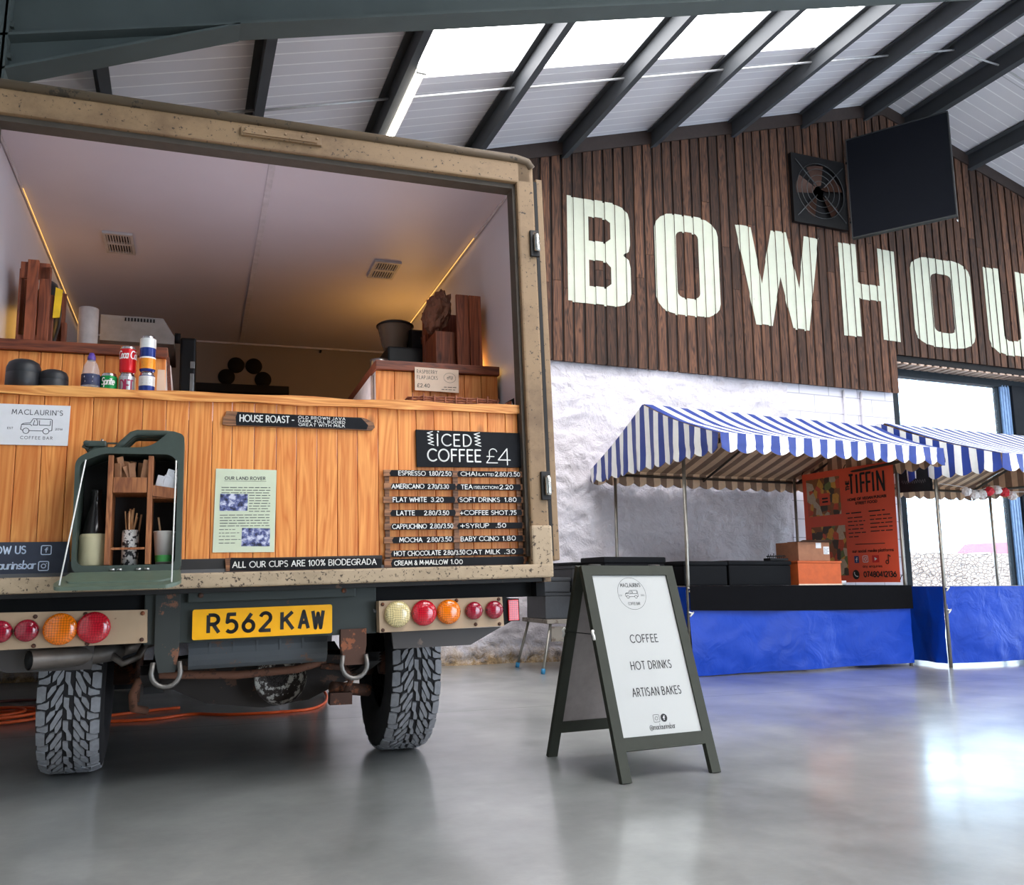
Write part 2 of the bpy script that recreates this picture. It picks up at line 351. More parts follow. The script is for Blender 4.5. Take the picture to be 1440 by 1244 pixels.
# ------------------------------------------------------------------ lettering (single-stroke alphabet, cap height 1)
def arc(cx, cy, rx, ry, a0, a1, n=10): return [(cx+rx*cos(radians(a0+(a1-a0)*i/n)), cy+ry*sin(radians(a0+(a1-a0)*i/n))) for i in range(n+1)]
G = {
 'A': (.72, [[(0,0),(.36,1),(.72,0)],[(.13,.36),(.59,.36)]]),
 'B': (.55, [[(0,0),(0,1)],[(0,1)]+arc(.26,.77,.25,.23,90,-90)+[(0,.54)],[(.26,.54)]+arc(.28,.27,.27,.27,90,-90)+[(0,0)]]),
 'C': (.72, [arc(.46,.5,.46,.5,48,312,14)]),
 'D': (.66, [[(0,0),(0,1),(.2,1)]+arc(.2,.5,.46,.5,90,-90,12)+[(0,0)]]),
 'E': (.48, [[(.48,1),(0,1),(0,0),(.48,0)],[(0,.52),(.42,.52)]]),
 'F': (.46, [[(.46,1),(0,1),(0,0)],[(0,.52),(.40,.52)]]),
 'G': (.76, [arc(.46,.5,.46,.5,48,340,14)+[(.89,.48),(.55,.48)]]),
 'H': (.62, [[(0,0),(0,1)],[(.62,0),(.62,1)],[(0,.52),(.62,.52)]]),
 'I': (.06, [[(.03,0),(.03,1)]]),
 'J': (.36, [[(.36,1),(.36,.2)]+arc(.18,.2,.18,.2,0,-160,8)]),
 'K': (.58, [[(0,0),(0,1)],[(.55,1),(0,.45)],[(.18,.62),(.58,0)]]),
 'L': (.44, [[(0,1),(0,0),(.44,0)]]),
 'M': (.80, [[(0,0),(.1,1),(.4,.25),(.7,1),(.8,0)]]),
 'N': (.64, [[(0,0),(0,1),(.64,0),(.64,1)]]),
 'O': (.92, [arc(.46,.5,.46,.5,0,360,20)]),
 'P': (.52, [[(0,0),(0,1)],[(0,1),(.24,1)]+arc(.24,.74,.27,.26,90,-90)+[(0,.48)]]),
 'Q': (.92, [arc(.46,.5,.46,.5,0,360,20),[(.55,.3),(.9,-.05)]]),
 'R': (.54, [[(0,0),(0,1)],[(0,1),(.24,1)]+arc(.24,.74,.27,.26,90,-90)+[(0,.48)],[(.24,.48),(.54,0)]]),
 'S': (.50, [arc(.25,.76,.23,.24,40,270,10)+arc(.25,.26,.25,.26,90,-140,10)]),
 'T': (.56, [[(0,1),(.56,1)],[(.28,1),(.28,0)]]),
 'U': (.60, [[(0,1),(0,.3)]+arc(.3,.3,.3,.3,180,360,10)+[(.6,1)]]),
 'V': (.66, [[(0,1),(.33,0),(.66,1)]]),
 'W': (.96, [[(0,1),(.24,0),(.48,.85),(.72,0),(.96,1)]]),
 'X': (.60, [[(0,0),(.6,1)],[(0,1),(.6,0)]]),
 'Y': (.60, [[(0,1),(.3,.5),(.6,1)],[(.3,.5),(.3,0)]]),
 'Z': (.56, [[(0,1),(.56,1),(0,0),(.56,0)]]),
 '0': (.56, [arc(.28,.5,.28,.5,0,360,16)]), '1': (.2, [[(0,.8),(.16,1),(.16,0)]]),
 '2': (.52, [arc(.26,.72,.25,.28,165,-30,10)+[(0,0),(.52,0)]]),
 '3': (.50, [arc(.24,.75,.23,.25,150,-80,9)+arc(.24,.27,.26,.27,85,-150,9)]),
 '4': (.56, [[(.42,0),(.42,1),(0,.3),(.56,.3)]]),
 '5': (.52, [[(.48,1),(.1,1),(.05,.56)]+arc(.24,.32,.28,.32,125,-140,12)]),
 '6': (.54, [[(.42,1),(.06,.46)]+arc(.27,.3,.27,.3,150,510,16)]),
 '7': (.50, [[(0,1),(.5,1),(.16,0)]]), '8': (.52, [arc(.26,.76,.22,.24,-90,270,12),arc(.26,.27,.26,.27,90,450,14)]),
 '9': (.54, [[(.12,0),(.48,.54)]+arc(.27,.7,.27,.3,-30,330,16)]),
 '.': (.06, [[(.02,.02),(.05,.02)]]), ',': (.08, [[(.06,.06),(0,-.14)]]), '-': (.32, [[(0,.45),(.32,.45)]]), '+': (.62, [[(0,.45),(.62,.45)],[(.31,.05),(.31,.85)]]),
 '/': (.40, [[(0,-.05),(.4,1.05)]]), '(': (.18, [arc(.3,.5,.3,.62,130,230,6)]), ')': (.18, [arc(-.12,.5,.3,.62,50,-50,6)]),
 '&': (.60, [[(.6,0),(.12,.72)]+arc(.28,.8,.17,.2,205,-25,8)+[(.06,.36)]+arc(.24,.22,.23,.22,150,350,8)+[(.58,.44)]]),
 '%': (.70, [[(.1,0),(.6,1)],arc(.14,.8,.13,.18,0,360,10),arc(.56,.2,.13,.18,0,360,10)]),
 "'": (.06, [[(.03,1),(.03,.8)]]), ':': (.06, [[(.02,.1),(.05,.1)],[(.02,.5),(.05,.5)]]), '*': (.1, [[(.04,.4),(.07,.4)]]),
 '£': (.58, [arc(.36,.76,.2,.24,10,180,9)+[(.16,.3),(0,0),(.58,0)],[(.02,.45),(.4,.45)]]),
 'a': (.42, [arc(.21,.3,.21,.3,0,360,14),[(.42,.6),(.42,0)]]), 'b': (.42, [[(0,1.05),(0,0)],arc(.21,.3,.21,.3,0,360,14)]),
 'c': (.36, [arc(.21,.3,.21,.3,50,310,10)]), 'd': (.42, [arc(.21,.3,.21,.3,0,360,14),[(.42,1.05),(.42,0)]]),
 'e': (.42, [[(0,.32),(.42,.32)]+arc(.21,.3,.21,.3,0,310,12)]), 'f': (.26, [[(.1,0),(.1,.8)]+arc(.24,.82,.14,.18,180,80,5),[(0,.55),(.24,.55)]]),
 'g': (.42, [arc(.21,.3,.21,.3,0,360,14),[(.42,.6),(.42,-.1)]+arc(.21,-.1,.21,.2,0,-150,7)]), 'h': (.38, [[(0,1.05),(0,0)],[(0,.35)]+arc(.19,.38,.19,.22,180,0,7)+[(.38,0)]]),
 'i': (.05, [[(.02,0),(.02,.6)],[(.02,.8),(.02,.84)]]), 'l': (.05, [[(.02,0),(.02,1.05)]]), 'k': (.36, [[(0,0),(0,1.05)],[(.34,.6),(0,.25)],[(.1,.35),(.36,0)]]),
 'm': (.62, [[(0,.6),(0,0)],[(0,.35)]+arc(.155,.4,.155,.2,180,0,6)+[(.31,0)],[(.31,.35)]+arc(.465,.4,.155,.2,180,0,6)+[(.62,0)]]),
 'n': (.38, [[(0,.6),(0,0)],[(0,.35)]+arc(.19,.38,.19,.22,180,0,7)+[(.38,0)]]), 'o': (.42, [arc(.21,.3,.21,.3,0,360,14)]),
 'p': (.42, [[(0,.6),(0,-.35)],arc(.21,.3,.21,.3,0,360,14)]), 'q': (.42, [[(.42,.6),(.42,-.35)],arc(.21,.3,.21,.3,0,360,14)]),
 'r': (.24, [[(0,.6),(0,0)],[(0,.35)]+arc(.2,.38,.2,.22,180,80,5)]), 's': (.32, [arc(.16,.45,.14,.15,40,270,8)+arc(.16,.15,.16,.15,90,-140,8)]),
 't': (.26, [[(.1,.9),(.1,.1),(.2,0)],[(0,.6),(.26,.6)]]), 'u': (.38, [[(0,.6),(0,.22)]+arc(.19,.22,.19,.22,180,360,7)+[(.38,.6)],[(.38,.6),(.38,0)]]),
 'v': (.36, [[(0,.6),(.18,0),(.36,.6)]]), 'w': (.54, [[(0,.6),(.14,0),(.27,.5),(.4,0),(.54,.6)]]), 'y': (.38, [[(0,.6),(.19,0)],[(.38,.6),(.1,-.35)]]),
 '@': (.86, [arc(.43,.35,.43,.5,-60,-400,16)+[(.62,.12)],arc(.42,.35,.18,.2,0,360,12),[(.6,.55),(.6,.18)]]),
}
def text(s, x0, z0, h, width=None, gap=0.22, jitter=0.0, slant=0.0, space=0.42):
    """strokes for a line starting at (x0,z0), cap height h, fitted to width"""
    out = []; x = 0.0
    for ch in s:
        if ch == ' ': x += space; continue
        w, polys = G[ch]; dy = random.uniform(-jitter, jitter); sc = 1+random.uniform(-jitter, jitter)
        for P in polys: out.append([(x+a*sc+slant*b, b*sc+dy) for a, b in P])
        x += w*sc+gap
    tot = max(x-gap, 1e-6); k = width/tot if width else h
    return [[(x0+a*k, z0+b*h) for a, b in P] for P in out]
def words_line(m, x0, x1, z, h, fn, mi=0, seed=0):
    """a line of print too small to read: word-length dashes"""
    rd = random.Random(seed); x = x0
    while x < x1-h:
        L = min(rd.uniform(1.5, 6)*h, x1-x)
        m.add([fn(x, z), fn(x+L, z), fn(x+L, z+h*0.5), fn(x, z+h*0.5)], [(0,1,2,3)], mi); x += L+h*0.8
def jeep(cx, cz, w):
    """outline drawing of a boxy off-roader facing left, width w"""
    P = [[(-.5,-.12),(-.48,.06),(-.42,.1),(-.2,.13),(-.12,.28),(.46,.28),(.5,.24),(.5,-.14),(.42,-.16)],[(-.47,.06),(-.2,.07),(-.15,.02)],[(-.5,-.12),(-.44,-.15)],
         [(-.24,-.16),(.2,-.16)],[(-.07,.22),(-.11,.05),(.03,.05),(.03,.22)],[(.09,.22),(.09,.05),(.44,.05),(.44,.22)],[(.0,.28),(.0,.22)],
         arc(-.33,-.17,.1,.1,0,360,16),arc(.31,-.17,.1,.1,0,360,16)]
    return [[(cx+a*w, cz+b*w) for a, b in q] for q in P]
def rsq(cx, cz, r, c=0.3, n=4):
    k = r*c; L = []
    for sx, sz, a in ((1,1,0),(-1,1,90),(-1,-1,180),(1,-1,270)): L += arc(cx+sx*(r-k), cz+sz*(r-k), k, k, a, a+90, n)
    return L+[L[0]]
def insta(cx, cz, r): return [rsq(cx,cz,r), arc(cx,cz,r*.45,r*.45,0,360,14), [(cx+r*.55,cz+r*.55),(cx+r*.6,cz+r*.55)]]
def fbook(cx, cz, r): return [[(cx+.35*r,cz+.6*r),(cx+.1*r,cz+.6*r),(cx-.02*r,cz+.4*r),(cx-.02*r,cz-.65*r)],[(cx-.3*r,cz+.1*r),(cx+.32*r,cz+.1*r)]]

# shared materials
TAN = worn('tan_painted_metal', rgb(148,120,88), rgb(50,38,28), 0.60, 55, 0.6, grime=rgb(98,74,52))
TANF = worn('tan_flaking_paint', rgb(182,160,132), rgb(70,58,46), 0.565, 60, 0.7, grime=rgb(138,120,96))
TANL = worn('tan_light_bar_paint', rgb(186,158,128), rgb(90,70,50), 0.66, 26, 0.55)
GREENM = worn('dark_green_chassis', rgb(50,57,54), rgb(84,62,48), 0.66, 14, 0.55)
RUST = worn('rusty_steel', rgb(86,58,46), rgb(140,84,56), 0.55, 18, 0.75, 0.2)
DIRTY = worn('dirty_dark_steel', rgb(44,42,42), rgb(92,72,60), 0.62, 20, 0.6, 0.3)
GREYM = worn('grey_tank_paint', rgb(92,96,100), rgb(120,90,74), 0.6, 8, 0.5)
BLACK = plain('matt_black', rgb(17,17,19), 0.7, spec=.25); BLACKS = plain('satin_black', rgb(15,15,17), 0.4, spec=.35)
RUBBER = plain('black_rubber', rgb(26,25,26), 0.75)
CHROME = plain('worn_chrome', rgb(190,190,186), 0.25, 1.0)
STEEL = plain('brushed_steel', rgb(170,170,168), 0.3, 1.0); GALV = plain('galvanised_tube', rgb(150,146,138), 0.42, 0.8)
PINE = wood('honey_pine', rgb(250,174,94), rgb(212,118,48), scale=(15,15,.9), tone=0.14, contrast=0.42)
PINEH = wood('honey_pine_board', rgb(248,180,102), rgb(200,116,50), scale=(1.2,18,18), tone=0.1, contrast=.5)
OAKH = wood('dark_stained_worktop', rgb(140,72,42), rgb(92,44,26), scale=(1.6,20,20), tone=0.1, knots=False)
OAKY = wood('dark_stained_worktop_edge', rgb(112,58,36), rgb(72,36,22), scale=(20,1.6,20), tone=0.1, knots=False)
CRATE = wood('red_brown_crate', rgb(172,92,56), rgb(112,54,32), tone=0.25)
BARE = wood('weathered_pallet', rgb(164,112,74), rgb(92,58,38), scale=(2,22,22), tone=0.3)
SHELFW = wood('varnished_oak', rgb(176,112,66), rgb(124,70,40), scale=(20,20,2), tone=0.15, knots=False)
CHALK = plain('chalkboard_black', rgb(27,28,32), 0.8, var=0.3, scale=9, spec=.2); CHALKB = plain('blue_grey_chalkboard', rgb(48,54,70), 0.7, var=0.25, scale=9)
CHALKW = plain('chalk_white', rgb(238,238,234), 0.9, var=0.03); PRINT = plain('black_print', rgb(26,26,28), 0.7); PRINTG = plain('grey_print', rgb(70,70,76), 0.7)
WHITEB = plain('white_board', rgb(222,221,224), 0.45, var=0.03); PAPERG = plain('pale_green_paper', rgb(206,214,188), 0.7, var=0.03); CARD = plain('cream_card', rgb(226,200,176), 0.6, var=0.04)
# ================================================================== THE HALL
RIDGE_X, RIDGE_Z, SL = 8.35, 7.03, 0.305
WY = 8.06                                                   # front of the timber cladding on the gable wall
def roofz(x): return RIDGE_Z-SL*abs(RIDGE_X-x)
X0, X1, Y0 = -1.55, 18.2, -9.0
struct('floor', M().box(X0-.3, X1+.3, Y0-.3, 9.2, -0.2, 0.0), m_floor())
# roof sheets with openings for the rooflights
holes_y = [(-6.6,-4.9),(-2.4,2.8),(5.0,6.5)]
hole_x = {-1: (1.5, 6.2), 1: (10.5, 15.2)}
roof = M(); yy = [Y0]+[q for h in holes_y for q in h]+[8.6]
for sgn in (-1, 1):
    ex = X0-.3 if sgn < 0 else X1+.3
    for k in range(len(yy)-1):
        spans = [tuple(sorted((ex, RIDGE_X)))]
        if k % 2 == 1:
            a, b = spans[0]; h = hole_x[sgn]; spans = [(a, h[0]), (h[1], b)]
        for a, b in spans:
            p = [Vector((x, y, roofz(x)+dz)) for x in (a, b) for y in (yy[k], yy[k+1]) for dz in (0, 0.08)]
            roof.add(p, [(0,1,3,2),(4,6,7,5),(0,4,5,1),(2,3,7,6),(0,2,6,4),(1,5,7,3)])
struct('ceiling', roof, m_roof())
SKYLIT = emit('lit_rooflight_sheet', (1.0,0.985,0.98,1), SKY_STRENGTH)
k = 0
for sgn in (-1, 1):
    for (a, b) in holes_y:
        h = hole_x[sgn]; k += 1
        m = M(); p = [Vector((x, y, roofz(x)+dz)) for x in h for y in (a, b) for dz in (0.03, 0.05)]
        m.add(p, [(0,1,3,2),(4,6,7,5),(0,4,5,1),(2,3,7,6),(0,2,6,4),(1,5,7,3)])
        struct('window_%d' % (k+1), m, SKYLIT)
# steel frame
STEELP = plain('grey_green_painted_steel', rgb(78,86,85), 0.6, var=0.08, scale=4, spec=.3)
STEELD = plain('dark_grey_painted_steel', rgb(66,69,73), 0.6, var=0.08, scale=4, spec=.3)
n = 1
for x in [-0.70+0.03, 0.36, 1.44, 2.58, 3.70, 4.83, 5.95, 7.02, 8.03, 8.72, 9.82, 10.94, 12.06, 13.2, 14.3, 15.4, 16.5, 17.6]:
    m = M(); zt = roofz(x)-0.004; zb = zt-0.2; s = 1 if x < RIDGE_X else -1
    prof = [(0,0),(0.07,0.02*s),(0.07,0.012+.02*s),(0.012,0.012),(0.012,0.188),(-0.06,0.188-.018*s),(-0.06,0.2-.018*s),(0,0.2)]
    m.prism([[(a-0.004, b) for a, b in prof]], lambda u, v, d: Vector((x+u, d, zb-0.012+v)), Y0, WY+0.02)
    struct('trim_%d' % n, m, STEELD); n += 1
rods = M()
px = [-0.67, 0.36, 1.44, 2.58, 3.70, 4.83, 5.95, 7.02, 8.03]
for a, b in zip(px, px[1:]): rods.tube([(a+.02, 6.62, roofz(a)-0.10), (b, 6.62, roofz(b)-0.10)], 0.011, 6)
px = [8.03, 8.72, 9.82, 10.94, 12.06]
for a, b in zip(px, px[1:]): rods.tube([(a+.02, 6.62, roofz(a)-0.12), (b, 6.62, roofz(b)-0.12)], 0.011, 6)
struct('trim_%d' % n, rods, plain('white_sag_rod', rgb(190,190,192), 0.4)); n += 1
def rafter(y):
    m = M()
    for sgn in (-1, 1):
        xe = X0+0.25 if sgn < 0 else X1-0.25
        xs = (xe, RIDGE_X)
        for z0, z1, hw in ((-0.56,-0.545,0.085),(-0.225,-0.21,0.085),(-0.545,-0.225,0.006)):
            p = [Vector((x, yv, roofz(x)+dz)) for x in xs for yv in (y-hw, y+hw) for dz in (z0, z1)]
            m.add(p, [(0,1,3,2),(4,6,7,5),(0,4,5,1),(2,3,7,6),(0,2,6,4),(1,5,7,3)])
        # haunch
        a = xe-sgn*0.30; b = xe-sgn*1.46; za = 3.44; zb_ = roofz(b)-0.55
        for (hw, lo, hi) in ((0.085, -0.015, 0.0), (0.006, 0.0, None)):
            p = []
            for x, z in ((a, za), (b, zb_)):
                for yv in (y-hw, y+hw):
                    p.append(Vector((x, yv, z+lo))); p.append(Vector((x, yv, (roofz(x)-0.55 if hi is None else z+hi))))
            m.add(p, [(0,1,3,2),(4,6,7,5),(0,4,5,1),(2,3,7,6),(0,2,6,4),(1,5,7,3)])
        c0 = min(xe, a); c1 = max(xe, a)
        m.box(c0, c1, y-0.085, y-0.073, 0, roofz(xe)-0.2); m.box(c0, c1, y+0.073, y+0.085, 0, roofz(xe)-0.2); m.box((c0+c1)/2-.006, (c0+c1)/2+.006, y-.08, y+.08, 0, roofz(xe)-.2)
        m.box(a-.012, a+.012, y-0.085, y+0.085, 3.3, roofz(a)-0.22)
        for zz in (3.52, 3.7, 3.88, 4.0):
            for dy in (-.05, .05):
                m.box(a-sgn*0.01, a-sgn*0.03, y+dy-.014, y+dy+.014, zz-.014, zz+.014)
    return m
for y in (4.845, -1.6, -7.6):
    struct('trim_%d' % n, rafter(y), STEELP); n += 1
# side and end walls
WALLP = plain('pale_wall_cladding', rgb(196,200,196), 0.6, var=0.05, scale=2)
struct('wall_left', M().box(X0-.25, X0, Y0, 8.6, 0, roofz(X0)), WALLP)
wr = M(); wr.box(X1, X1+.25, Y0, -2.2, 0, 4.0); wr.box(X1, X1+.25, 4.2, 8.6, 0, 4.0); wr.box(X1, X1+.25, -2.2, 4.2, 3.7, 4.0)
struct('wall_right', wr, WALLP)
wb = M(); wb.box(X0, 5.4, Y0-.25, Y0, 0, 4.5); wb.box(13.6, X1, Y0-.25, Y0, 0, 4.5); wb.prism([[(X0,3.95),(X1,3.95),(X1,roofz(X1)),(RIDGE_X,RIDGE_Z),(X0,roofz(X0))]], lambda u,v,d: Vector((u,d,v)), Y0-.25, Y0)
struct('wall_back', wb, plain('dark_rear_boarding', rgb(70,54,46), 0.8))
# gable wall: whitewashed rubble below, blockwork patch beside the window
STONE = m_stone()
def rough(x, z): return 0.035*noise.noise(Vector((x*1.1, 0, z*1.3)))+0.050*(abs(noise.noise(Vector((x*3.1, 5, z*3.9))))-.3)+0.042*(abs(noise.noise(Vector((x*7.5, 9, z*9))))-.3)
sw = M(); xa, xb = X0, 6.62
sw.grid(330, 130, lambda u, v: Vector((xa+(xb-xa)*u, 8.15+rough(xa+(xb-xa)*u, 3.3*v), 3.3*v)))
sw.box(xa, xb, 8.25, 8.6, 0, 3.3)
struct('wall_gable', sw, STONE)
bw = M().box(6.62, 8.27, 8.16, 8.6, 0, 3.3); bw.box(12.2, X1, 8.16, 8.6, 0, 3.3)
struct('wall_gable_block', bw, m_block())
# timber cladding
CLAD = wood('dark_cladding', rgb(108,72,52), rgb(50,34,27), scale=(16,16,1.2), rough=0.85, tone=0.62, knots=True)
CLADB = plain('cladding_shadow_board', rgb(38,28,24), 0.8)
cl = M(); PITCH, BW_ = 0.128, 0.098; NB = int((X1-X0)/PITCH)
for i in range(NB):
    x = X0+i*PITCH; zb = 3.10 if x < 8.22 else 3.60; zt = roofz(x+BW_/2)-0.02
    r = random.random(); d = random.uniform(-0.004, 0.004)
    # each board in two or three lengths
    zs = [zb, zb+(zt-zb)*random.uniform(.3,.7), zt] if zt-zb > 1.5 else [zb, zt]
    for a, b in zip(zs, zs[1:]): cl.box(x, x+BW_, WY+d, WY+0.028, a+0.002, b-0.002, r=random.random())
cl.prism([[(X0,3.12),(8.22,3.12),(8.22,3.62),(X1,3.62),(X1,roofz(X1)-.03),(RIDGE_X,RIDGE_Z-.03),(X0,roofz(X0)-.03)]], lambda u,v,d: Vector((u,d,v)), WY+0.022, WY+0.09, mi=1)
struct('wall_gable_cladding', cl, [CLAD, CLADB])
cap = M()
for a, b in ((X0, RIDGE_X), (RIDGE_X, X1)):
    p = [Vector((x, y, roofz(x)+dz)) for x in (a, b) for y in (WY-0.02, WY+0.0) for dz in (-0.17, -0.005)]
    cap.add(p, [(0,1,3,2),(4,6,7,5),(0,4,5,1),(2,3,7,6),(0,2,6,4),(1,5,7,3)])
struct('trim_%d' % n, cap, plain('dark_brown_fascia', rgb(52,40,36), 0.7)); n += 1
# painted name on the boards: each letter a thing, cut to the boards it is painted on
def rrect0(x0, x1, z0, z1, c, n=4): return [p for L in (arc0(x1-c,z1-c,c,0,n), arc0(x0+c,z1-c,c,90,n), arc0(x0+c,z0+c,c,180,n), arc0(x1-c,z0+c,c,270,n)) for p in L]
def arc0(cx, cz, c, a, n): return [(cx+c*cos(radians(a+90*i/n)), cz+c*sin(radians(a+90*i/n))) for i in range(n+1)]
def chamf(w, h, c, x=0, z=0): return [(x+c,z),(x+w-c,z),(x+w,z+c),(x+w,z+h-c),(x+w-c,z+h),(x+c,z+h),(x,z+h-c),(x,z+c)]
LW, LH, LS = 0.60, 1.20, 0.19
LETTER = {
 'B': (0.60, [[(0,0),(.44,0),(.53,.03),(.585,.09),(.6,.17),(.6,.47),(.585,.56),(.53,.61),(.585,.66),(.6,.74),(.6,1.03),(.585,1.11),(.53,1.17),(.44,1.2),(0,1.2)], [(.2,.2),(.36,.2),(.41,.25),(.41,.44),(.36,.5),(.2,.5)], [(.2,.72),(.36,.72),(.41,.77),(.41,.96),(.36,1.0),(.2,1.0)]]),
 'O': (0.62, [rrect0(0,.62,0,1.2,.19), rrect0(.2,.42,.2,1.0,.07)]),
 'W': (1.10, [[(0,1.2),(.2,1.2),(.31,.5),(.46,1.2),(.66,1.2),(.80,.5),(.90,1.2),(1.10,1.2),(.90,0),(.69,0),(.555,.62),(.42,0),(.21,0)]]),
 'H': (0.72, [[(0,0),(.22,0),(.22,.5),(.5,.5),(.5,0),(.72,0),(.72,1.2),(.5,1.2),(.5,.70),(.22,.70),(.22,1.2),(0,1.2)]]),
 'U': (0.62, [[(.19,0),(.43,0),(.52,.03),(.59,.10),(.62,.19),(.62,1.2),(.42,1.2),(.42,.25),(.37,.2),(.25,.2),(.2,.25),(.2,1.2),(0,1.2),(0,.19),(.03,.10),(.10,.03)]]),
 'S': (0.62, [[(.14,0),(.48,0),(.62,.14),(.62,.53),(.48,.68),(.2,.76),(.2,.95),(.25,1.0),(.37,1.0),(.42,.95),(.42,.85),(.62,.85),(.62,1.06),(.48,1.2),(.14,1.2),(0,1.06),(0,.68),(.14,.56),(.42,.47),(.42,.25),(.37,.2),(.25,.2),(.2,.25),(.2,.36),(0,.36),(0,.14)]]),
 'E': (0.52, [[(0,0),(.52,0),(.52,.2),(.2,.2),(.2,.5),(.46,.5),(.46,.7),(.2,.7),(.2,1.0),(.52,1.0),(.52,1.2),(0,1.2)]]),
}
SIGNW = worn('cream_wall_paint', rgb(202,206,188), rgb(120,110,98), 0.68, 24, 0.85)
lx = [('B',3.745,0.77),('O',4.84,0.845),('W',5.935,1.225),('H',7.465,0.895),('O',8.615,1.04),('U',9.905,0.88),('S',11.10,0.88),('E',12.3,0.74)]
for ch, x, wid in lx:
    w, loops = LETTER[ch]
    bm = bmesh.new(); flat = [q for L in loops for q in L]
    vs = [bm.verts.new((x+a/w*wid, 0, 3.77+b*1.0)) for a, b in flat]
    for t in tessellate_polygon([[Vector((a,b,0)) for a,b in L] for L in loops]):
        try: bm.faces.new([vs[i] for i in t])
        except ValueError: pass
    m = M()
    i0 = int((x-X0)/PITCH)-1; i1 = int((x+wid-X0)/PITCH)+1
    for i in range(i0, i1+1):
        for a, b, y in ((X0+i*PITCH, X0+i*PITCH+BW_, WY-0.0065), (X0+i*PITCH+BW_, X0+(i+1)*PITCH, WY+0.006)):
            c = bm.copy()
            for pos, no in (((a,0,0),(-1,0,0)),((b,0,0),(1,0,0))):
                bmesh.ops.bisect_plane(c, geom=c.verts[:]+c.edges[:]+c.faces[:], plane_co=pos, plane_no=no, clear_outer=True)
            if not c.faces: c.free(); continue
            dz = random.uniform(-0.008, 0.008)
            for q in c.verts: q.co.y = y; q.co.z += dz
            m.bm(c)
    bm.free()
    lab = {'B':'cream painted letter B, leftmost on the dark cladding','W':'cream painted letter W on the dark cladding','H':'cream painted letter H under the black hanging panel','U':'cream painted letter U on the cladding at the right edge of the photo','S':'cream painted letter S on the cladding past the U','E':'cream painted letter E ending the wall name'}.get(ch) or ('cream painted letter O between the B and the W' if x < 6 else 'cream painted letter O between the H and the U')
    solo('painted_letter', lab, 'wall lettering', m, SIGNW, group='letters of the name painted on the cladding')
# window with soffit, dark sliding door
FRAMED = plain('dark_window_frame', rgb(30,36,42), 0.6, spec=.2); FRAMEB = plain('blue_grey_frame', rgb(120,150,190), 0.4)
sof = M(); sof.box(8.26, 12.2, WY+0.03, 8.6, 3.52, 3.599, mi=1); sof.box(8.26, 12.2, WY+0.095, 8.6, 3.6, 4.0, mi=1)
for i in range(30): sof.box(8.28+i*0.128, 8.28+i*0.128+0.085, WY+.02, 8.58, 3.495, 3.515, mi=0)
struct('trim_%d' % n, sof, [wood('soffit_slats', rgb(206,178,160), rgb(150,120,100), scale=(16,2,16), knots=False), BLACK]); n += 1
wf = M(); wf.box(8.27, 8.40, 8.20, 8.45, 0, 3.5); wf.box(8.27, 12.2, 8.3, 8.42, 3.40, 3.5); wf.box(10.29, 10.325, 8.33, 8.40, 0, 3.42)
wfb = M().box(10.325, 10.49, 8.30, 8.42, 0, 3.42)
for q in (10.35, 10.40, 10.45): wfb.box(q, q+.012, 8.29, 8.31, 0, 3.42)
w1 = struct('window_1', wf, FRAMED)
o = wfb.build('window_frame', FRAMEB, HALL, Vector((0,0,0)), w1)
gl = M().box(8.40, 10.29, 8.36, 8.372, 0.02, 3.40)
gl.build('window_pane', glass('window_glass', (0.97,0.99,1,1), 0.02, 0.06), HALL, Vector((0,0,0)), w1)
d1 = M().cbox(10.49, 12.2, 8.26, 8.36, 0.0, 3.42, 0.01); d1 = struct('door_1', d1, plain('black_door_panel', rgb(20,24,30), 0.7, spec=.15))
M().tube([(10.6,8.22,0.9),(10.6,8.22,1.3)], 0.012).box(10.59,10.61,8.22,8.27,.92,.94).box(10.59,10.61,8.22,8.27,1.26,1.28).build('door_handle', STEEL, HALL, Vector((0,0,0)), d1)
# outside
struct('ground', M().box(-6, 40, 9.2, 60, -0.25, -0.05), plain('pale_gravel', rgb(196,186,176), 0.9, scale=30))
dsw = M()
def dsf(x, z, s): return 13+s*0.22+0.05*noise.noise(Vector((x*2.2, s*3, z*3)))
dsw.grid(160, 12, lambda u, v: Vector((9+20*u, dsf(9+20*u, v*1.3, -1), -0.1+v*(1.42+0.05*noise.noise(Vector((u*70,0,0)))))))
dsw.grid(160, 3, lambda u, v: Vector((9+20*u, dsf(9+20*u, 1.3, -1)*(1-v)+dsf(9+20*u, 1.3, 1)*v, -0.1+1.42+0.05*noise.noise(Vector((u*70,0,0))))))
dsw.grid(160, 12, lambda u, v: Vector((9+20*u, dsf(9+20*u, v*1.3, 1), -0.1+v*(1.42+0.05*noise.noise(Vector((u*70,0,0)))))))
solo('boundary_wall', 'pale dry stone boundary wall outside the bright window', 'wall', dsw, m_drystone())
CARX, CARY = 20.4, 17.0
t = Thing('parked_car', 'red car parked behind the stone wall, seen through the window', 'car', (CARX,CARY,-0.05))
prof = [(a_, b_*1.16) for a_, b_ in [(-1.9,.25),(-1.95,.75),(-1.5,.98),(-.95,1.08),(-.2,1.58),(.3,1.66),(1.2,1.6),(1.75,1.15),(1.95,1.05),(2.0,.3),(1.5,.2),(-1.5,.2)]]
m = M().prism([prof], lambda u,v,d: Vector((CARX+u, CARY+d, v-0.05)), -0.8, 0.8)
t.part('body', m, plain('red_car_paint', rgb(214,40,60), 0.25))
m = M()
for s in (-1, 1): m.prism([[(-.78,1.31),(-.18,1.74),(.28,1.83),(.28,1.31)]], lambda u,v,d: Vector((CARX+u, CARY+s*(0.8+d), v-0.05)), 0.0, 0.01); m.prism([[(.36,1.31),(.36,1.83),(1.12,1.76),(1.5,1.35)]], lambda u,v,d: Vector((CARX+u, CARY+s*(0.8+d), v-0.05)), 0.0, 0.01)
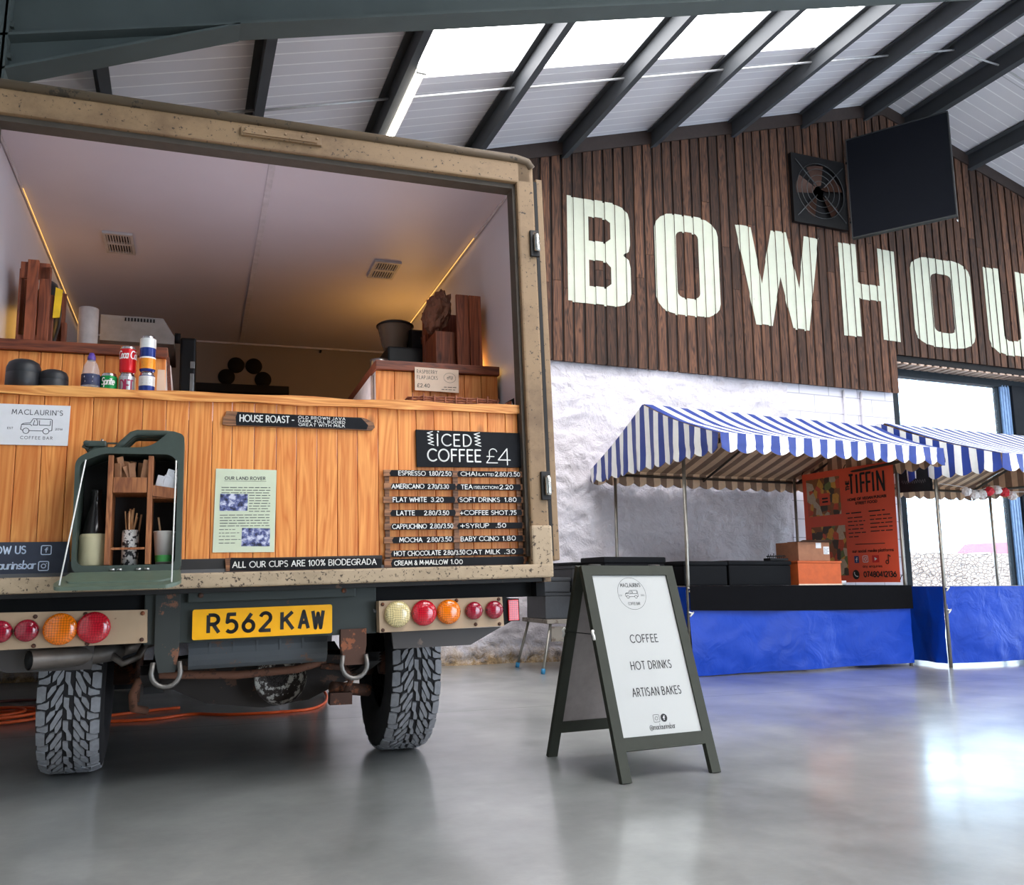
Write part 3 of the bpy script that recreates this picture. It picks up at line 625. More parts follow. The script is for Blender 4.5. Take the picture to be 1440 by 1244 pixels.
t.part('side_window', m, plain('car_glass', rgb(60,80,96), 0.1))
for sx in (-1.2, 1.25):
    for s in (-.72, .72): t.part('wheel', M().lathe([(0.02,-.1),(.33,-.1),(.34,0),(.33,.1),(.02,.1)], 20, at(CARX+sx, CARY+s, 0.29, pi/2)), RUBBER)
# wall conduits beside the window
for xx, lab in ((7.47, 'thin white conduit down the blockwork, left of the pair'), (7.74, 'thin white conduit down the blockwork, nearer the window')):
    solo('wall_conduit', lab, 'pipe', M().tube([(xx, 8.135, 1.2), (xx, 8.135, 3.09)], 0.016, 8), plain('white_conduit', rgb(216,212,220), 0.5), group='conduits on the blockwork')
# fan
t = Thing('extractor_fan', 'square black extractor fan high on the dark cladding', 'fan', (7.19,WY,5.1))
m = M(); m.prism([[(6.77,5.12),(7.60,5.12),(7.60,6.02),(6.77,6.02)], arc(7.19,5.57,.37,.37,0,360,32)[:-1]], lambda u,v,d: Vector((u,d,v)), WY-0.06, WY-0.006)
m.box(6.77,7.60,WY-.012,WY-0.006,5.12,6.02)
t.part('housing', m, BLACKS)
bl = M()
for k in range(5):
    a = 2*pi*k/5+0.5
    bl.grid(6, 3, lambda u, v: Vector((7.19+cos(a+(v-.5)*.75)*(.08+.27*u), WY-.032+.03*(v-.5)*2, 5.57+sin(a+(v-.5)*.75)*(.08+.27*u))))
t.part('fan_blade', bl, plain('copper_brown_blade', rgb(66,42,32), 0.45, 0.4))
t.part('hub', M().lathe([(.0,-.05),(.085,-.05),(.09,0),(.0,0)], 20, at(7.19,WY-.012,5.57,pi/2)), BLACK)
g = M()
for q in (.13,.21,.29,.36): g.tube([(7.19+cos(2*pi*i/32)*q, WY-.07, 5.57+sin(2*pi*i/32)*q) for i in range(32)], 0.004, 5, closed=True)
for k in range(4): a = pi/4+k*pi/2; g.tube([(7.19+cos(a)*.08, WY-.072, 5.57+sin(a)*.08), (7.19+cos(a)*.52, WY-.07, 5.57+sin(a)*.52)], 0.007, 5)
t.part('guard', g, plain('grey_wire', rgb(80,82,84), 0.4, 0.6))
# hanging panel
t = Thing('display_screen', 'large black flat screen angled out from the gable wall beside the fan', 'screen', (7.9,7.5,5.0))
A = Vector((7.66,7.98,0)); B = Vector((8.30,7.02,0)); d = (B-A).normalized(); nn = Vector((d.y,-d.x,0))
m = M(); L = (B-A).length
m.prism([[(0,5.01),(L,5.01),(L,6.30),(0,6.30)]], lambda u,v,dd: A+d*u+nn*dd+Vector((0,0,v)), 0.0, 0.06)
t.part('face', m, plain('black_panel_cloth', rgb(20,22,28), 0.85, var=0.06, scale=3, spec=.1))
m = M().prism([[(-.012,4.995),(L+.012,4.995),(L+.012,6.315),(-.012,6.315)],[(0.0,5.01),(L,5.01),(L,6.30),(0,6.30)]], lambda u,v,dd: A+d*u+nn*dd+Vector((0,0,v)), -0.006, 0.066)
t.part('edge_frame', m, plain('dark_grey_edge', rgb(34,36,38), 0.6))
m = M().tube([A+Vector((0.0,.06,5.25)), A+d*.25+nn*.0+Vector((0.03,.1,5.25))], .015).tube([A+Vector((0,.06,6.05)), A+d*.25+Vector((0.03,.1,6.05))], .015)
t.part('wall_bracket', m, BLACK)
t.part('hook', M().tube([B+Vector((.0,0,5.0)), B+Vector((.0,-.01,4.95)), B+Vector((-.02,-.02,4.93)), B+Vector((-.03,-.02,4.96))], .007, 6), CHROME)
# tube light on the purlin
t = Thing('fluorescent_light', 'glowing fluorescent tube light fixed along a roof purlin', 'light', (1.53,6.6,4.70))
t.part('housing', M().cbox(1.515,1.60,5.98,7.40,4.742,4.79,.006), plain('white_light_body', rgb(226,226,222), 0.4))
t.part('tube', M().tube([(1.555,6.0,4.728),(1.555,7.38,4.728)], .017, 12), emit('lit_tube', (1.0,0.93,0.82,1), 18))
m = M(); m.cbox(1.515,1.595,5.975,6.0,4.70,4.742,.004); m.cbox(1.515,1.595,7.38,7.405,4.70,4.742,.004); t.part('end_cap', m, plain('white_light_body', rgb(226,226,222), 0.4))
# ================================================================== THE TRUCK
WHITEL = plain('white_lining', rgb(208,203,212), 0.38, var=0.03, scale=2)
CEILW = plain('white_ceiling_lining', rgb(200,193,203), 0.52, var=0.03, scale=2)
TRK = Thing('coffee_truck', 'tan box-bodied coffee truck with its open rear fitted as a pine coffee bar', 'truck', (0.3,4.2,-EYE), VAN)
XL, XR, ZC = -0.805, 1.40, 1.95
T = TRK
m = M(); m.box(-.848,XL-.006,3.46,6.56,.06,1.99); m.box(XR+.004,1.436,3.46,6.56,.06,1.99); m.box(-.848,1.436,6.51,6.56,.06,1.99); m.box(-.848,1.436,3.46,6.56,1.96,2.0)
T.part('outer_body', m, TAN)
T.part('ceiling_lining', M().box(XL,XR,3.53,6.5,ZC,ZC+.008), CEILW)
T.part('side_lining', M().box(XL-.004,XL,3.53,6.5,.15,ZC), WHITEL); T.part('side_lining', M().box(XR,XR+.003,3.53,6.5,.15,ZC), WHITEL)
T.part('back_lining', M().box(XL,XR,6.5,6.508,.15,ZC), plain('shade_dimmed_lining', rgb(132,118,108), .6, var=.04, scale=2))  # taupe colour puts the dimness of the deep interior into the lining
T.part('load_floor', M().box(-.84,1.43,3.5,6.5,.10,.15), plain('grey_floor_sheet', rgb(90,90,92), 0.7))
T.part('ceiling_strip', M().cbox(.262,.292,3.54,6.45,ZC-.007,ZC,.002), plain('pale_joint_strip', rgb(196,190,198), 0.4))
m = M()
for xx in (XL+.004, XR-.012): m.box(xx,xx+.008,3.56,6.48,ZC-.012,ZC)
m.box(XL,XR,6.488,6.5,ZC-.012,ZC)
T.part('corner_bead', m, plain('pale_joint_strip', rgb(196,190,198), 0.4))
# warm strip lights along the ceiling corners
LED = emit('warm_led', (1.0,0.55,0.14,1), 1.2)
for xx in (XL+.014, XR-.02): T.part('light_strip', M().box(xx,xx+.003,4.2,6.4,ZC-.017,ZC-.014), LED)
for (x0, x1, y0, y1) in ((-.50,-.355,4.63,4.90),(.93,1.085,4.66,4.925)):
    v = T.part('ceiling_vent', M().prism([[(x0,y0),(x1,y0),(x1,y1),(x0,y1)],[(x0+.014,y0+.02),(x1-.014,y0+.02),(x1-.014,y1-.02),(x0+.014,y1-.02)]], lambda u,w,d: Vector((u,w,d)), ZC-.014, ZC-.001), plain('vent_plastic', rgb(176,170,172), 0.5))
    s = M().box(x0+.012,x1-.012,y0+.018,y1-.018,ZC-.004,ZC-.001,mi=1)
    for i in range(9): q = x0+.02+i*(x1-x0-.04)/8; s.box(q-.0028,q+.0028,y0+.02,y1-.02,ZC-.013,ZC-.004)
    s.box(x0+.014,x1-.014,(y0+y1)/2-.012,(y0+y1)/2+.012,ZC-.0135,ZC-.004)
    T.part('grille', s, [plain('vent_plastic', rgb(176,170,172), 0.5), BLACK], v)
# rear frame
m = M()
m.cbox(-.85,1.425,3.45,3.53,1.89,1.990,.008); m.cbox(1.352,1.437,3.45,3.53,.10,1.992,.01); m.cbox(-.85,-.765,3.45,3.53,.10,1.992,.01)
T.part('rear_frame', m, TAN)
m = M(); m.box(-.76,1.352,3.475,3.545,1.868,1.892); m.box(1.338,1.354,3.475,3.545,.17,1.87); m.box(-.77,-.754,3.475,3.545,.17,1.87)
T.part('frame_rebate', m, plain('dark_rubber_seal', rgb(74,66,58), 0.7))
T.part('roof_rail', M().tube([(-.86,3.455,2.008),(1.36,3.455,2.008),(1.41,3.455,1.998),(1.43,3.457,1.97)], .021, 10), worn('brown_roof_rail', rgb(104,86,66), rgb(60,50,40), .6, 20))
m = M().cbox(.13,.46,3.435,3.452,1.928,1.968,.004); m.box(.14,.44,3.428,3.436,1.934,1.945)
for q in (.15,.23,.31,.38,.44): m.lathe([(0,0),(.006,0),(.006,.004),(0,.004)], 8, at(q,3.436,1.955,pi/2))
T.part('latch_plate', m, TAN)
T.part('rear_sill', M().cbox(-.85,1.437,3.425,3.56,.078,.134,.008).cbox(1.345,1.44,3.43,3.46,.085,.30,.01), TANF)
for z0, z1 in ((1.53,1.655),(.41,.535)):
    x = 1.425; zc = (z0+z1)/2
    h = T.part('hinge', M().cbox(x-.022,x+.022,3.436,3.452,z0,z1,.003), DIRTY)
    T.part('hinge_pin', M().lathe([(0,0),(.013,0),(.014,.01),(.014,.075),(.011,.085),(0,.085)], 12, at(x+.004,3.426,zc-.043)), CHROME, h)
# rear door swung right round against the truck's side
dr = T.part('rear_door', M().cbox(1.456,1.488,3.47,4.46,.15,1.93,.006), TAN)
T.part('door_seal', M().box(1.4405,1.456,3.462,4.44,.17,1.91), RUBBER, dr)
# under the body
m = M()
for x in (-.13,.58): m.cbox(x-.045,x+.045,3.58,6.9,-.12,.06,.006)
for y in (4.6,5.6,6.4): m.box(-.1,.56,y,y+.08,-.08,.04)
m.box(-.83,1.42,3.47,6.5,.062,.078)
T.part('chassis', m, DIRTY)
T.part('subframe', M().box(-.80,1.40,3.58,3.66,.0,.062).box(-.85,-.80,3.5,5.9,-.02,.06).box(1.39,1.43,3.52,5.9,.0,.06), BLACK)
cmm = T.part('cross_member', M().cbox(-.178,.695,3.545,3.60,-.122,.066,.005), GREENM)
T.part('grab_rail', M().cbox(-.026,.606,3.515,3.545,.027,.080,.004), GREENM, cmm, 'dark green step rail')
m = M()
for x in (.02,.56): m.lathe([(0,0),(.010,0),(.010,.006),(0,.006)], 8, at(x,3.516,.052,pi/2))
T.part('rail_bolt', m, RUST, cmm)
# number plate
PY = 3.512
def rrect(x0, x1, z0, z1, c):
    return arc(x1-c,z1-c,c,c,0,90,4)+arc(x0+c,z1-c,c,c,90,180,4)+arc(x0+c,z0+c,c,c,180,270,4)+arc(x1-c,z0+c,c,c,270,360,4)
np_ = T.part('number_plate', M().prism([rrect(-.008,.512,-.112,.0,.008)], lambda u,v,d: Vector((u,d,v)), PY, PY+.004), plain('yellow_plate', rgb(250,178,8), 0.35, var=0.05), None, 'yellow number plate with black characters')
m = M()
for ch, x, w in zip('R562KAW', (.043,.1075,.1695,.232,.313,.379,.431), (.050,.050,.050,.051,.054,.046,.052)):
    cm = M().stroke(text(ch, x+.006, -.0885, .066, w-.012), .0135, VZ(PY-.0008), round_=False)
    T.part('plate_character', cm, PRINT, np_)
# light bars
def lamp(bar, x, z, r, c, name, ring=TANL, dome=.011):
    l = T.part(name, M().lathe([(r,0),(r,.012),(r*.96,.018),(r*.78,.018+dome*.7),(r*.4,.018+dome*.95),(0,.018+dome)], 28, at(x,3.49,z,pi/2)), c, bar)
    return l
def lens(name, c, e=0.0):
    if name in MATS: return MATS[name]
    t = NT(name); t.p.inputs['Base Color'].default_value = c; t.p.inputs['Roughness'].default_value = 0.15; t.p.inputs['Coat Weight'].default_value = 0.6
    v = t.coord((1,1,1)); ck = t.new('ShaderNodeTexChecker'); ck.inputs['Scale'].default_value = 160
    mp = t.new('ShaderNodeMapping'); mp.inputs['Rotation'].default_value = (0, radians(45), 0); t.link(v, mp.inputs[0]); t.link(mp.outputs[0], ck.inputs[0])
    t.link(t.mix(ck.outputs['Fac'], c, tuple(q*0.6 for q in c[:3])+(1,)), t.p.inputs['Base Color'])
    t.bump(ck.outputs['Fac'], 0.5, 0.002); t.p.inputs['Subsurface Weight'].default_value = 0.0
    MATS[name] = t.m; return t.m
RED = lens('red_lens', rgb(206,22,44)); RED2 = lens('dark_red_lens', rgb(160,20,46)); AMB = lens('amber_lens', rgb(255,128,10)); CLR = lens('clear_lens', rgb(226,206,150))
m = M().prism([[(-.72,-.112),(-.163,-.112),(-.166,.007),(-.72,.018)]], lambda u,v,d: Vector((u,d,v)), 3.49, 3.56)
for x, z in ((-.18,-.005),(-.18,-.10),(-.53,-.002),(-.53,-.103),(-.36,-.105),(-.37,.0)): m.lathe([(0,0),(.008,0),(.007,.005),(0,.006)], 8, at(x,3.49,z,pi/2), mi=1)
bl_ = T.part('light_bar', m, [TANL, RUST], None, 'left light bar with red and amber lamps')
for x, r, c, nm in ((-.340,.056,RED,'red_lamp'),(-.448,.056,AMB,'amber_lamp'),(-.553,.039,RED2,'small_red_lamp'),(-.635,.039,RED2,'small_red_lamp')):
    lamp(bl_, x, -.049, r, c, nm)
    s = M()
    for q in (-1,1): s.lathe([(0,0),(.006,0),(.006,.004),(0,.004)], 8, at(x+q*r*.84,3.474,-.049,pi/2))
    T.part('lamp_screw', s, BLACK, bl_)
m = M().prism([[(.697,-.119),(1.225,-.118),(1.221,.003),(.695,.006)]], lambda u,v,d: Vector((u,d,v)), 3.49, 3.56)
for x, z in ((.71,-.008),(.71,-.11),(1.02,-.004),(1.205,-.006),(1.205,-.108),(1.10,-.105)): m.lathe([(0,0),(.008,0),(.007,.005),(0,.006)], 8, at(x,3.49,z,pi/2), mi=1)
br_ = T.part('light_bar', m, [TANL, RUST], None, 'right light bar with clear, red and amber lamps')
for x, r, c, nm in ((.769,.053,CLR,'reversing_lamp'),(.879,.052,RED,'red_lamp'),(.983,.050,AMB,'amber_lamp'),(1.092,.037,RED2,'small_red_lamp'),(1.181,.038,RED2,'small_red_lamp')):
    lamp(br_, x, -.049, r, c, nm)
    s = M()
    for q in (-1,1): s.lathe([(0,0),(.006,0),(.006,.004),(0,.004)], 8, at(x+q*r*.84,3.474,-.049,pi/2))
    T.part('lamp_screw', s, BLACK, br_)
rf = T.part('reflector_bracket', M().prism([[(1.225,-.118),(1.262,-.10),(1.300,-.10),(1.300,-.006),(1.262,-.004),(1.225,.003)]], lambda u,v,d: Vector((u,d,v)), 3.50, 3.515), BLACK)
T.part('side_reflector', M().cbox(1.247,1.294,3.488,3.50,-.098,-.010,.003), lens('red_reflector', rgb(220,24,30)), rf)
# skirts under the light bars
SKIRT = worn('grey_brown_skirt', rgb(72,66,64), rgb(110,92,80), 0.62, 12, 0.5)
T.part('valance_plate', M().prism([[(.756,-.119),(.763,-.188),(1.09,-.190),(1.23,-.122)]], lambda u,v,d: Vector((u,d,v)), 3.54, 3.56), SKIRT)
T.part('valance_plate', M().prism([[(-.80,-.06),(-.80,-.114),(-.625,-.196),(-.352,-.200),(-.345,-.110)]], lambda u,v,d: Vector((u,d,v)), 3.585, 3.60), SKIRT)
T.part('wiring_loom', M().tube([(.655,3.58,.03),(.665,3.56,.0),(.69,3.55,-.035),(.71,3.555,-.04)], .008, 8), plain('grey_cable', rgb(120,120,124), .5))
# exhaust, tank, shackles, springs
m = M().tube([(-.545,3.50,-.152),(-.36,3.62,-.150),(-.28,3.75,-.145)], .036, 14, caps=False).tube([(-.545,3.503,-.152),(-.535,3.51,-.152)], .030, 14, mi=1).tube([(-.28,3.75,-.145),(-.18,3.9,-.12),(-.1,4.4,-.1)], .028, 12)
m.tube([(-.295,3.68,-.155),(-.255,3.68,-.19),(-.20,3.69,-.17),(-.17,3.70,-.11)], .014, 8)
T.part('exhaust', m, [plain('dull_exhaust_steel', rgb(110,102,96), 0.45, 0.7), BLACK])
m = M(); P = rrect(3.70,4.0,-.235,-.09,.06)
m.prism([[(a,b) for a,b in P]], lambda u,v,d: Vector((d,u,v)), -.02, .52)
for q in (.06,.15,.24,.33,.42): m.box(q-.004,q+.004,3.696,3.70,-.17,-.13)
T.part('fuel_tank', m, GREYM)
for x0, x1, zt, zb in ((-.138,-.052,.075,-.150),(.548,.650,-.10,-.165)):
    xc = (x0+x1)/2
    b = T.part('spring_bracket', M().prism([[(x0,zt),(x1,zt),(x1,zb),(x1-.012,zb-.075),(x0+.016,zb-.075),(x0,zb)]], lambda u,v,d: Vector((u,d,v)), 3.525, 3.57), RUST if zt < 0 else worn('rusty_green_bracket', rgb(52,56,54), rgb(122,80,58), 0.56, 10, .7))
    T.part('shackle', M().tube([(xc-.045,3.51,zb-.035)]+[(xc+.05*cos(radians(a)), 3.508, zb-.075+.05*sin(radians(a))) for a in range(180,361,20)]+[(xc+.045,3.51,zb-.035)], .009, 8), plain('grey_shackle_steel', rgb(120,116,112), .45, .7), b)
for x in (-.16,.70):
    sp = M()
    for k in range(4): sp.grid(12, 1, lambda u, v: Vector((x-.03+.06*v, 3.62+1.3*u, -.20-.012*k-.09*sin(pi*u)*(1)+.0)), smooth=True)
    sp.box(x-.04,x+.04,4.15,4.35,-.35,-.26)
    T.part('leaf_spring', sp, DIRTY)
# axle and differential (these follow the road, in hall axes)
AX = (0.315, 4.245, 0.40)
def H(x, y, z): return Vector((x, y, z))
def rl0(p): return p
ax = T.part('rear_axle', M().tube([H(-.24,4.245,.40),H(.05,4.245,.40),H(.12,4.245,.405),H(.75,4.245,.405),H(.90,4.245,.40)], [.05,.055,.07,.07,.05], 14), RUST, None, None, HALL)
m = M().lathe([(.0,-.05),(.05,-.05),(.085,-.035),(.105,-.01),(.11,.03),(.11,.08)], 28, at(.44,4.05,.375,pi/2))
T.part('differential', m, worn('flaking_white_differential', rgb(62,50,44), rgb(206,200,190), 0.50, 26, .7), ax, None, HALL)
m = M().prism([rl0([(-.14,.44),(-.14,.37),(.0,.335),(.14,.27),(.38,.240),(.58,.265),(.72,.33),(.84,.365),(.84,.45),(.5,.47),(.1,.47)])], lambda u,v,d: Vector((u,d,v)), 4.10, 4.30)
T.part('axle_casing', m, worn('dark_oily_casing', rgb(52,44,40), rgb(92,64,50), .58, 12, .7, .2), ax, None, HALL)
T.part('anti_roll_bar', M().tube([H(-.10,4.05,.26),H(-.145,3.98,.28),H(-.150,3.93,.34),H(-.13,3.905,.395),H(-.07,3.90,.420),H(.25,3.90,.405),H(.5,3.90,.42),H(.62,3.91,.45)], .017, 10), worn('rusty_roll_bar', rgb(120,78,58), rgb(78,50,38), .55, 20, .75), None, None, HALL)
m = M().tube([H(.60,3.9,.43),H(.70,3.9,.42),H(.735,3.9,.37),H(.71,3.9,.31)], .014, 8).box(.64,.735,3.87,3.93,.265,.315).tube([H(.66,3.95,.33),H(.84,4.05,.30)], .028, 10).tube([H(.78,4.1,.44),H(.74,4.0,.58)], .028, 10)
T.part('damper', m, RUST, None, None, HALL)
T.part('drop_link', M().tube([H(-.14,4.02,.30),H(-.13,4.05,.56)], .014, 8), RUST, None, None, HALL)
# wheels
TREAD = plain('grey_tyre_tread', rgb(146,146,150), 0.8, var=0.15, scale=40); TYRE = plain('tyre_wall', rgb(40,38,40), 0.8, var=0.2)
R0, HW = 0.392, 0.115
def wheel(cx, cy, detail):
    rot = at(cx, cy, 0.402, 0, pi/2, 0)
    w = T.part('wheel', M().lathe([(.05,-.02),(.12,-.03),(.17,.0),(.205,.05),(.215,.09),(.205,.09),(.195,.03),(.10,.0),(.05,.02)], 28, rot).lathe([(.0,-.09),(.05,-.09),(.06,-.03),(.0,-.03)], 16, rot), worn('rusty_rim', rgb(120,78,62), rgb(76,50,42), .5, 14, .7), None, None, HALL)
    T.part('tyre', M().lathe([(.205,-.085),(.235,-.112),(.30,-.122),(.35,-.118),(.378,-.112),(R0-.004,-.096),(R0,-.07),(R0,.07),(R0-.004,.096),(.378,.112),(.35,.118),(.30,.122),(.235,.112),(.205,.085)], 64, rot), TYRE, w, None, HALL)
    if not detail: return w
    tr = M(); N = 26; P = 2*pi/N
    def blk(pts, rad=R0+.0095):
        # pts in (x across, fraction of pitch); drawn as raised rubber, subdivided round the tyre
        vs = []
        for top in (0, 1):
            for xx, f in pts:
                rr = (rad if top else R0-.004)-(.9*max(0, abs(xx)-.085))*(.55 if top else .3)
                a = f; vs.append(rot @ Vector((rr*cos(a), rr*sin(a), xx)))
        n_ = len(pts); fs = [tuple(range(n_, 2*n_))]+[(i, (i+1) % n_, n_+(i+1) % n_, n_+i) for i in range(n_)]
        tr.add(vs, fs)
    for i in range(N):
        a = i*P
        f = lambda q: a+q*P
        # centre zigzag bar
        blk([(-.016,f(.02)),(.002,f(.05)),(.002,f(.45)),(.014,f(.75)),(.014,f(.95)),(-.002,f(.92)),(-.004,f(.55)),(-.016,f(.38))])
        for s, o in ((1, 0.0), (-1, 0.5)):
            # two slanting lugs each side and a stepped shoulder lug
            g = lambda xx, q: (s*xx, f(q+o))
            blk([g(.020,.0),g(.034,.10),g(.060,.66),g(.060,.92),g(.050,.84),g(.020,.24)])
            blk([g(.022,.40),g(.044,.78),g(.044,1.05),g(.036,1.02),g(.022,.72)])
            blk([g(.046,.02),g(.062,.10),g(.074,.34),g(.074,.56),g(.064,.46),g(.046,.20)])
            blk([g(.080,.10),g(.094,.06),g(.112,.12),g(.112,.74),g(.094,.72),g(.080,.62)])
            blk([g(.068,.66),g(.076,.72),g(.108,.84),g(.108,.98),g(.076,1.0),g(.068,.94)])
    T.part('tread', tr, TREAD, w, None, HALL)
    return w
wheel(-.375, 4.245, True); wheel(1.022, 4.245, True); wheel(-.375, 7.25, False); wheel(1.022, 7.25, False)
T.part('front_axle', M().tube([H(-.25,7.25,.40),H(.9,7.25,.40)], .05, 12).lathe([(0,-.13),(.1,-.1),(.14,0),(.1,.1),(0,.13)], 20, at(.55,7.25,.4,pi/2)), DIRTY, None, None, HALL)
T.part('cab', M().cbox(-.5,1.14,6.6,7.95,-.02,1.5,.06), TAN)

# ------------------------------------------------------------------ serving counter
PYF = 3.52
CT = Thing('serving_counter', 'honey pine planked serving counter filling the truck opening', 'counter', (.3,3.6,.15), VAN)
m = M(); edges = [-.80+.0838*i for i in range(26)]
edges = [-.795,-.714,-.63,-.546,-.462,-.38,-.294,-.208,-.124,-.041,.047,.121,.206,.292,.371,.453,.535,.618,.705,.790,.870,.949,1.032,1.111,1.193,1.276,1.335]
for a, b in zip(edges, edges[1:]): m.cbox(a+.0008, b-.0008, PYF, PYF+.02, .136, .808, .0035)
CT.part('plank_panel', m, PINE)
wav = [random.uniform(-.004,.004) for _ in range(40)]
m = M()
m.grid(38, 1, lambda u, v: Vector((-.795+2.135*u, PYF-.018+.004*sin(u*23)+.003*wav[int(u*38)], .806+.036*v+(.5-v)*.006*sin(u*31)-.002*abs(wav[int(u*38)]/.004))), smooth=False, r=.5)
m.grid(38, 1, lambda u, v: Vector((-.795+2.135*u, PYF-.018+.004*sin(u*23)+.003*wav[int(u*38)]+.36*v, .842-.003*sin(u*31)*(1-v)-.002*abs(wav[int(u*38)]/.004))), smooth=False, r=.5)
m.grid(38, 1, lambda u, v: Vector((-.795+2.135*u, PYF-.018+.004*sin(u*23)+.38*v, .806)), smooth=False, r=.5)
m.box(-.795,1.34,3.865,3.885,.806,.842,r=.5)
CT.part('counter_top', m, PINEH)
CT.part('skirting', M().cbox(-.44,.715,PYF-.012,PYF-.001,.136,.190,.003), plain('black_skirting', rgb(38,36,36), .6))
CZ = .842
# ------------------------------------------------------------------ signs on the counter front
FY = PYF
def board(name, label, loops, mat, th=.008, cat='sign', y=FY):
    base = (sum(q[0] for q in loops)/len(loops), y, min(q[1] for q in loops))
    t = Thing(name, label, cat, base, VAN)
    t.part('panel', M().prism([loops], lambda u,v,d: Vector((u,d,v)), y-th-.001, y-.001), mat)
    return t, y-th-.0018
t, y = board('logo_sign', 'white sign with a line drawing of an off-roader and MACLAURIN\'S COFFEE BAR', [(-.70,.618),(-.460,.618),(-.457,.770),(-.70,.770)], WHITEB, .004)
m = M(); m.stroke(text("MACLAURIN'S", -.648, .732, .018, .166, gap=.3), .0022, VZ(y)); m.stroke(text('COFFEE BAR', -.616, .640, .0105, .104, gap=.4), .0013, VZ(y))
m.stroke(text('EST', -.66, .676, .007, .018), .001, VZ(y)); m.stroke(text('2016', -.504, .676, .007, .024), .001, VZ(y)); m.stroke(jeep(-.566, .688, .102), .0022, VZ(y))
t.part('print', m, PRINTG)
t, y = board('chalkboard', 'blue-grey chalkboard with FOLLOW US and social media icons, left end of counter', [(-.75,.136),(-.431,.136),(-.437,.262),(-.75,.264)], CHALKB, .01)
m = M(); m.stroke(text('FOLLOW US', -.748, .222, .026, .172), .0046, VZ(y)); m.stroke(text('@maclaurinsbar', -.748, .168, .027, .205, gap=.12, slant=.1), .0042, VZ(y))
m.stroke([rsq(-.510,.233,.016)]+fbook(-.510,.233,.012), .0036, VZ(y)); m.stroke(insta(-.516,.176,.016), .0036, VZ(y))
t.part('lettering', m, plain('pale_blue_chalk', rgb(206,220,240), .9, var=.03))
# house roast board
t, y = board('house_roast_sign', 'narrow dark driftwood sign reading HOUSE ROAST near the counter top', [(.084,.716),(.105,.712),(.45,.711),(.678,.709),(.690,.722),(.684,.742),(.655,.757),(.636,.762),(.35,.763),(.14,.769),(.098,.770),(.095,.752),(.086,.745)], BARE, .012)
m = M().flat([[(.136,.7135),(.655,.712),(.662,.73),(.648,.745),(.632,.7605),(.14,.7675),(.133,.745)]], VZ(y)); t.part('black_paint', m, CHALK)
y -= .0006; m = M(); m.stroke(text('HOUSE ROAST', .150, .730, .026, .190), .0044, VZ(y)); m.stroke(text('-', .352, .732, .02), .004, VZ(y))
m.stroke(text('OLD BROWN JAVA', .376, .7485, .0105, .190, gap=.3), .0019, VZ(y)); m.stroke(text('DARK. FULL BODIED', .377, .7335, .0105, .188, gap=.3), .0019, VZ(y)); m.stroke(text('GREAT WITH MILK', .378, .7185, .0105, .186, gap=.3), .0019, VZ(y))
t.part('lettering', m, CHALKW)
# history poster
t, y = board('information_sheet', 'pale green printed sheet about the vehicle pinned on the pine planks', [(.058,.214),(.288,.211),(.294,.537),(.064,.540)], PAPERG, .003, 'poster')
m = M(); m.stroke(text('OUR LAND ROVER', .098, .497, .0115, .152, gap=.3), .0022, VZ(y)); m.stroke([[(.096,.4915),(.254,.491)]], .0011, VZ(y))
for k in range(3): words_line(m, .086, .270, .4645-.0105*k, .0052, VZ(y), seed=k)
for k in range(7): words_line(m, .190, .270, .4335-.0105*k, .0052, VZ(y), seed=10+k)
for k in range(5): words_line(m, .082, .268, .356-.0105*k, .0052, VZ(y), seed=20+k)
for k in range(5): words_line(m, .080, .140+.02*(k%2), .300-.013*k, .0045, VZ(y), seed=30+k)
t.part('print', m, PRINTG)
m = M(); m.add([VZ(y)(a,b) for a,b in ((.080,.374),(.184,.374),(.185,.440),(.082,.441))], [(0,1,2,3)]); m.add([VZ(y)(a,b) for a,b in ((.163,.236),(.270,.234),(.271,.304),(.165,.307))], [(0,1,2,3)])
ph = NT('blue_photo_print'); v = ph.coord((1,1,1)); ph.link(ph.ramp(ph.noise(v, 45, 4), [(.38, rgb(34,36,60)), (.5, rgb(90,98,150)), (.62, rgb(206,208,226))]), ph.p.inputs['Base Color']); ph.p.inputs['Roughness'].default_value = .6
t.part('photo_print', m, ph.m)
t, y = board('cups_sign', 'long black wooden sign low on the counter reading ALL OUR CUPS ARE 100% BIODEGRADABLE', [(.108,.140),(.708,.137),(.708,.176),(.640,.180),(.125,.191),(.104,.190)], BARE, .012, y=PYF-.012)
m = M().flat([[(.122,.1405),(.708,.1375),(.708,.1755),(.640,.1795),(.127,.1905),(.122,.18)]], VZ(y)); t.part('black_paint', m, CHALK)
y -= .0006; m = M(); m.stroke(text('ALL OUR CUPS ARE 100% BIODEGRADABLE', .132, .152, .024, .62), .0032, VZ(y)); 
for P_ in []: pass
t.part('lettering', M().stroke([q for q in text('ALL OUR CUPS ARE 100% BIODEGRADA', .132, .153, .022, .555, jitter=.04)], .0034, VZ(y)), CHALKW)
# iced coffee board
t, y = board('iced_coffee_chalkboard', 'black chalkboard reading ICED COFFEE above the slatted menu', [(.868,.558),(1.338,.562),(1.336,.716),(.866,.718)], CHALK, .012)
m = M(); m.stroke(text('ICED', .958, .651, .050, .152, gap=.34), .0058, VZ(y)); m.stroke(text('COFFEE', .915, .584, .051, .236, gap=.26), .0066, VZ(y)); m.stroke(text('£', 1.178, .580, .062, .05), .0042, VZ(y)); m.stroke(text('4', 1.232, .572, .072, .056), .0046, VZ(y))
for x0, x1 in ((.914,.938),(1.124,1.150)): m.stroke([[((x0 if k % 2 else x1)+.002*k*.3, .712-.0075*k) for k in range(9)]], .0034, VZ(y))
m.stroke([[(.962,.712),(.964,.7115)]], .006, VZ(y))
t.part('lettering', m, CHALKW)
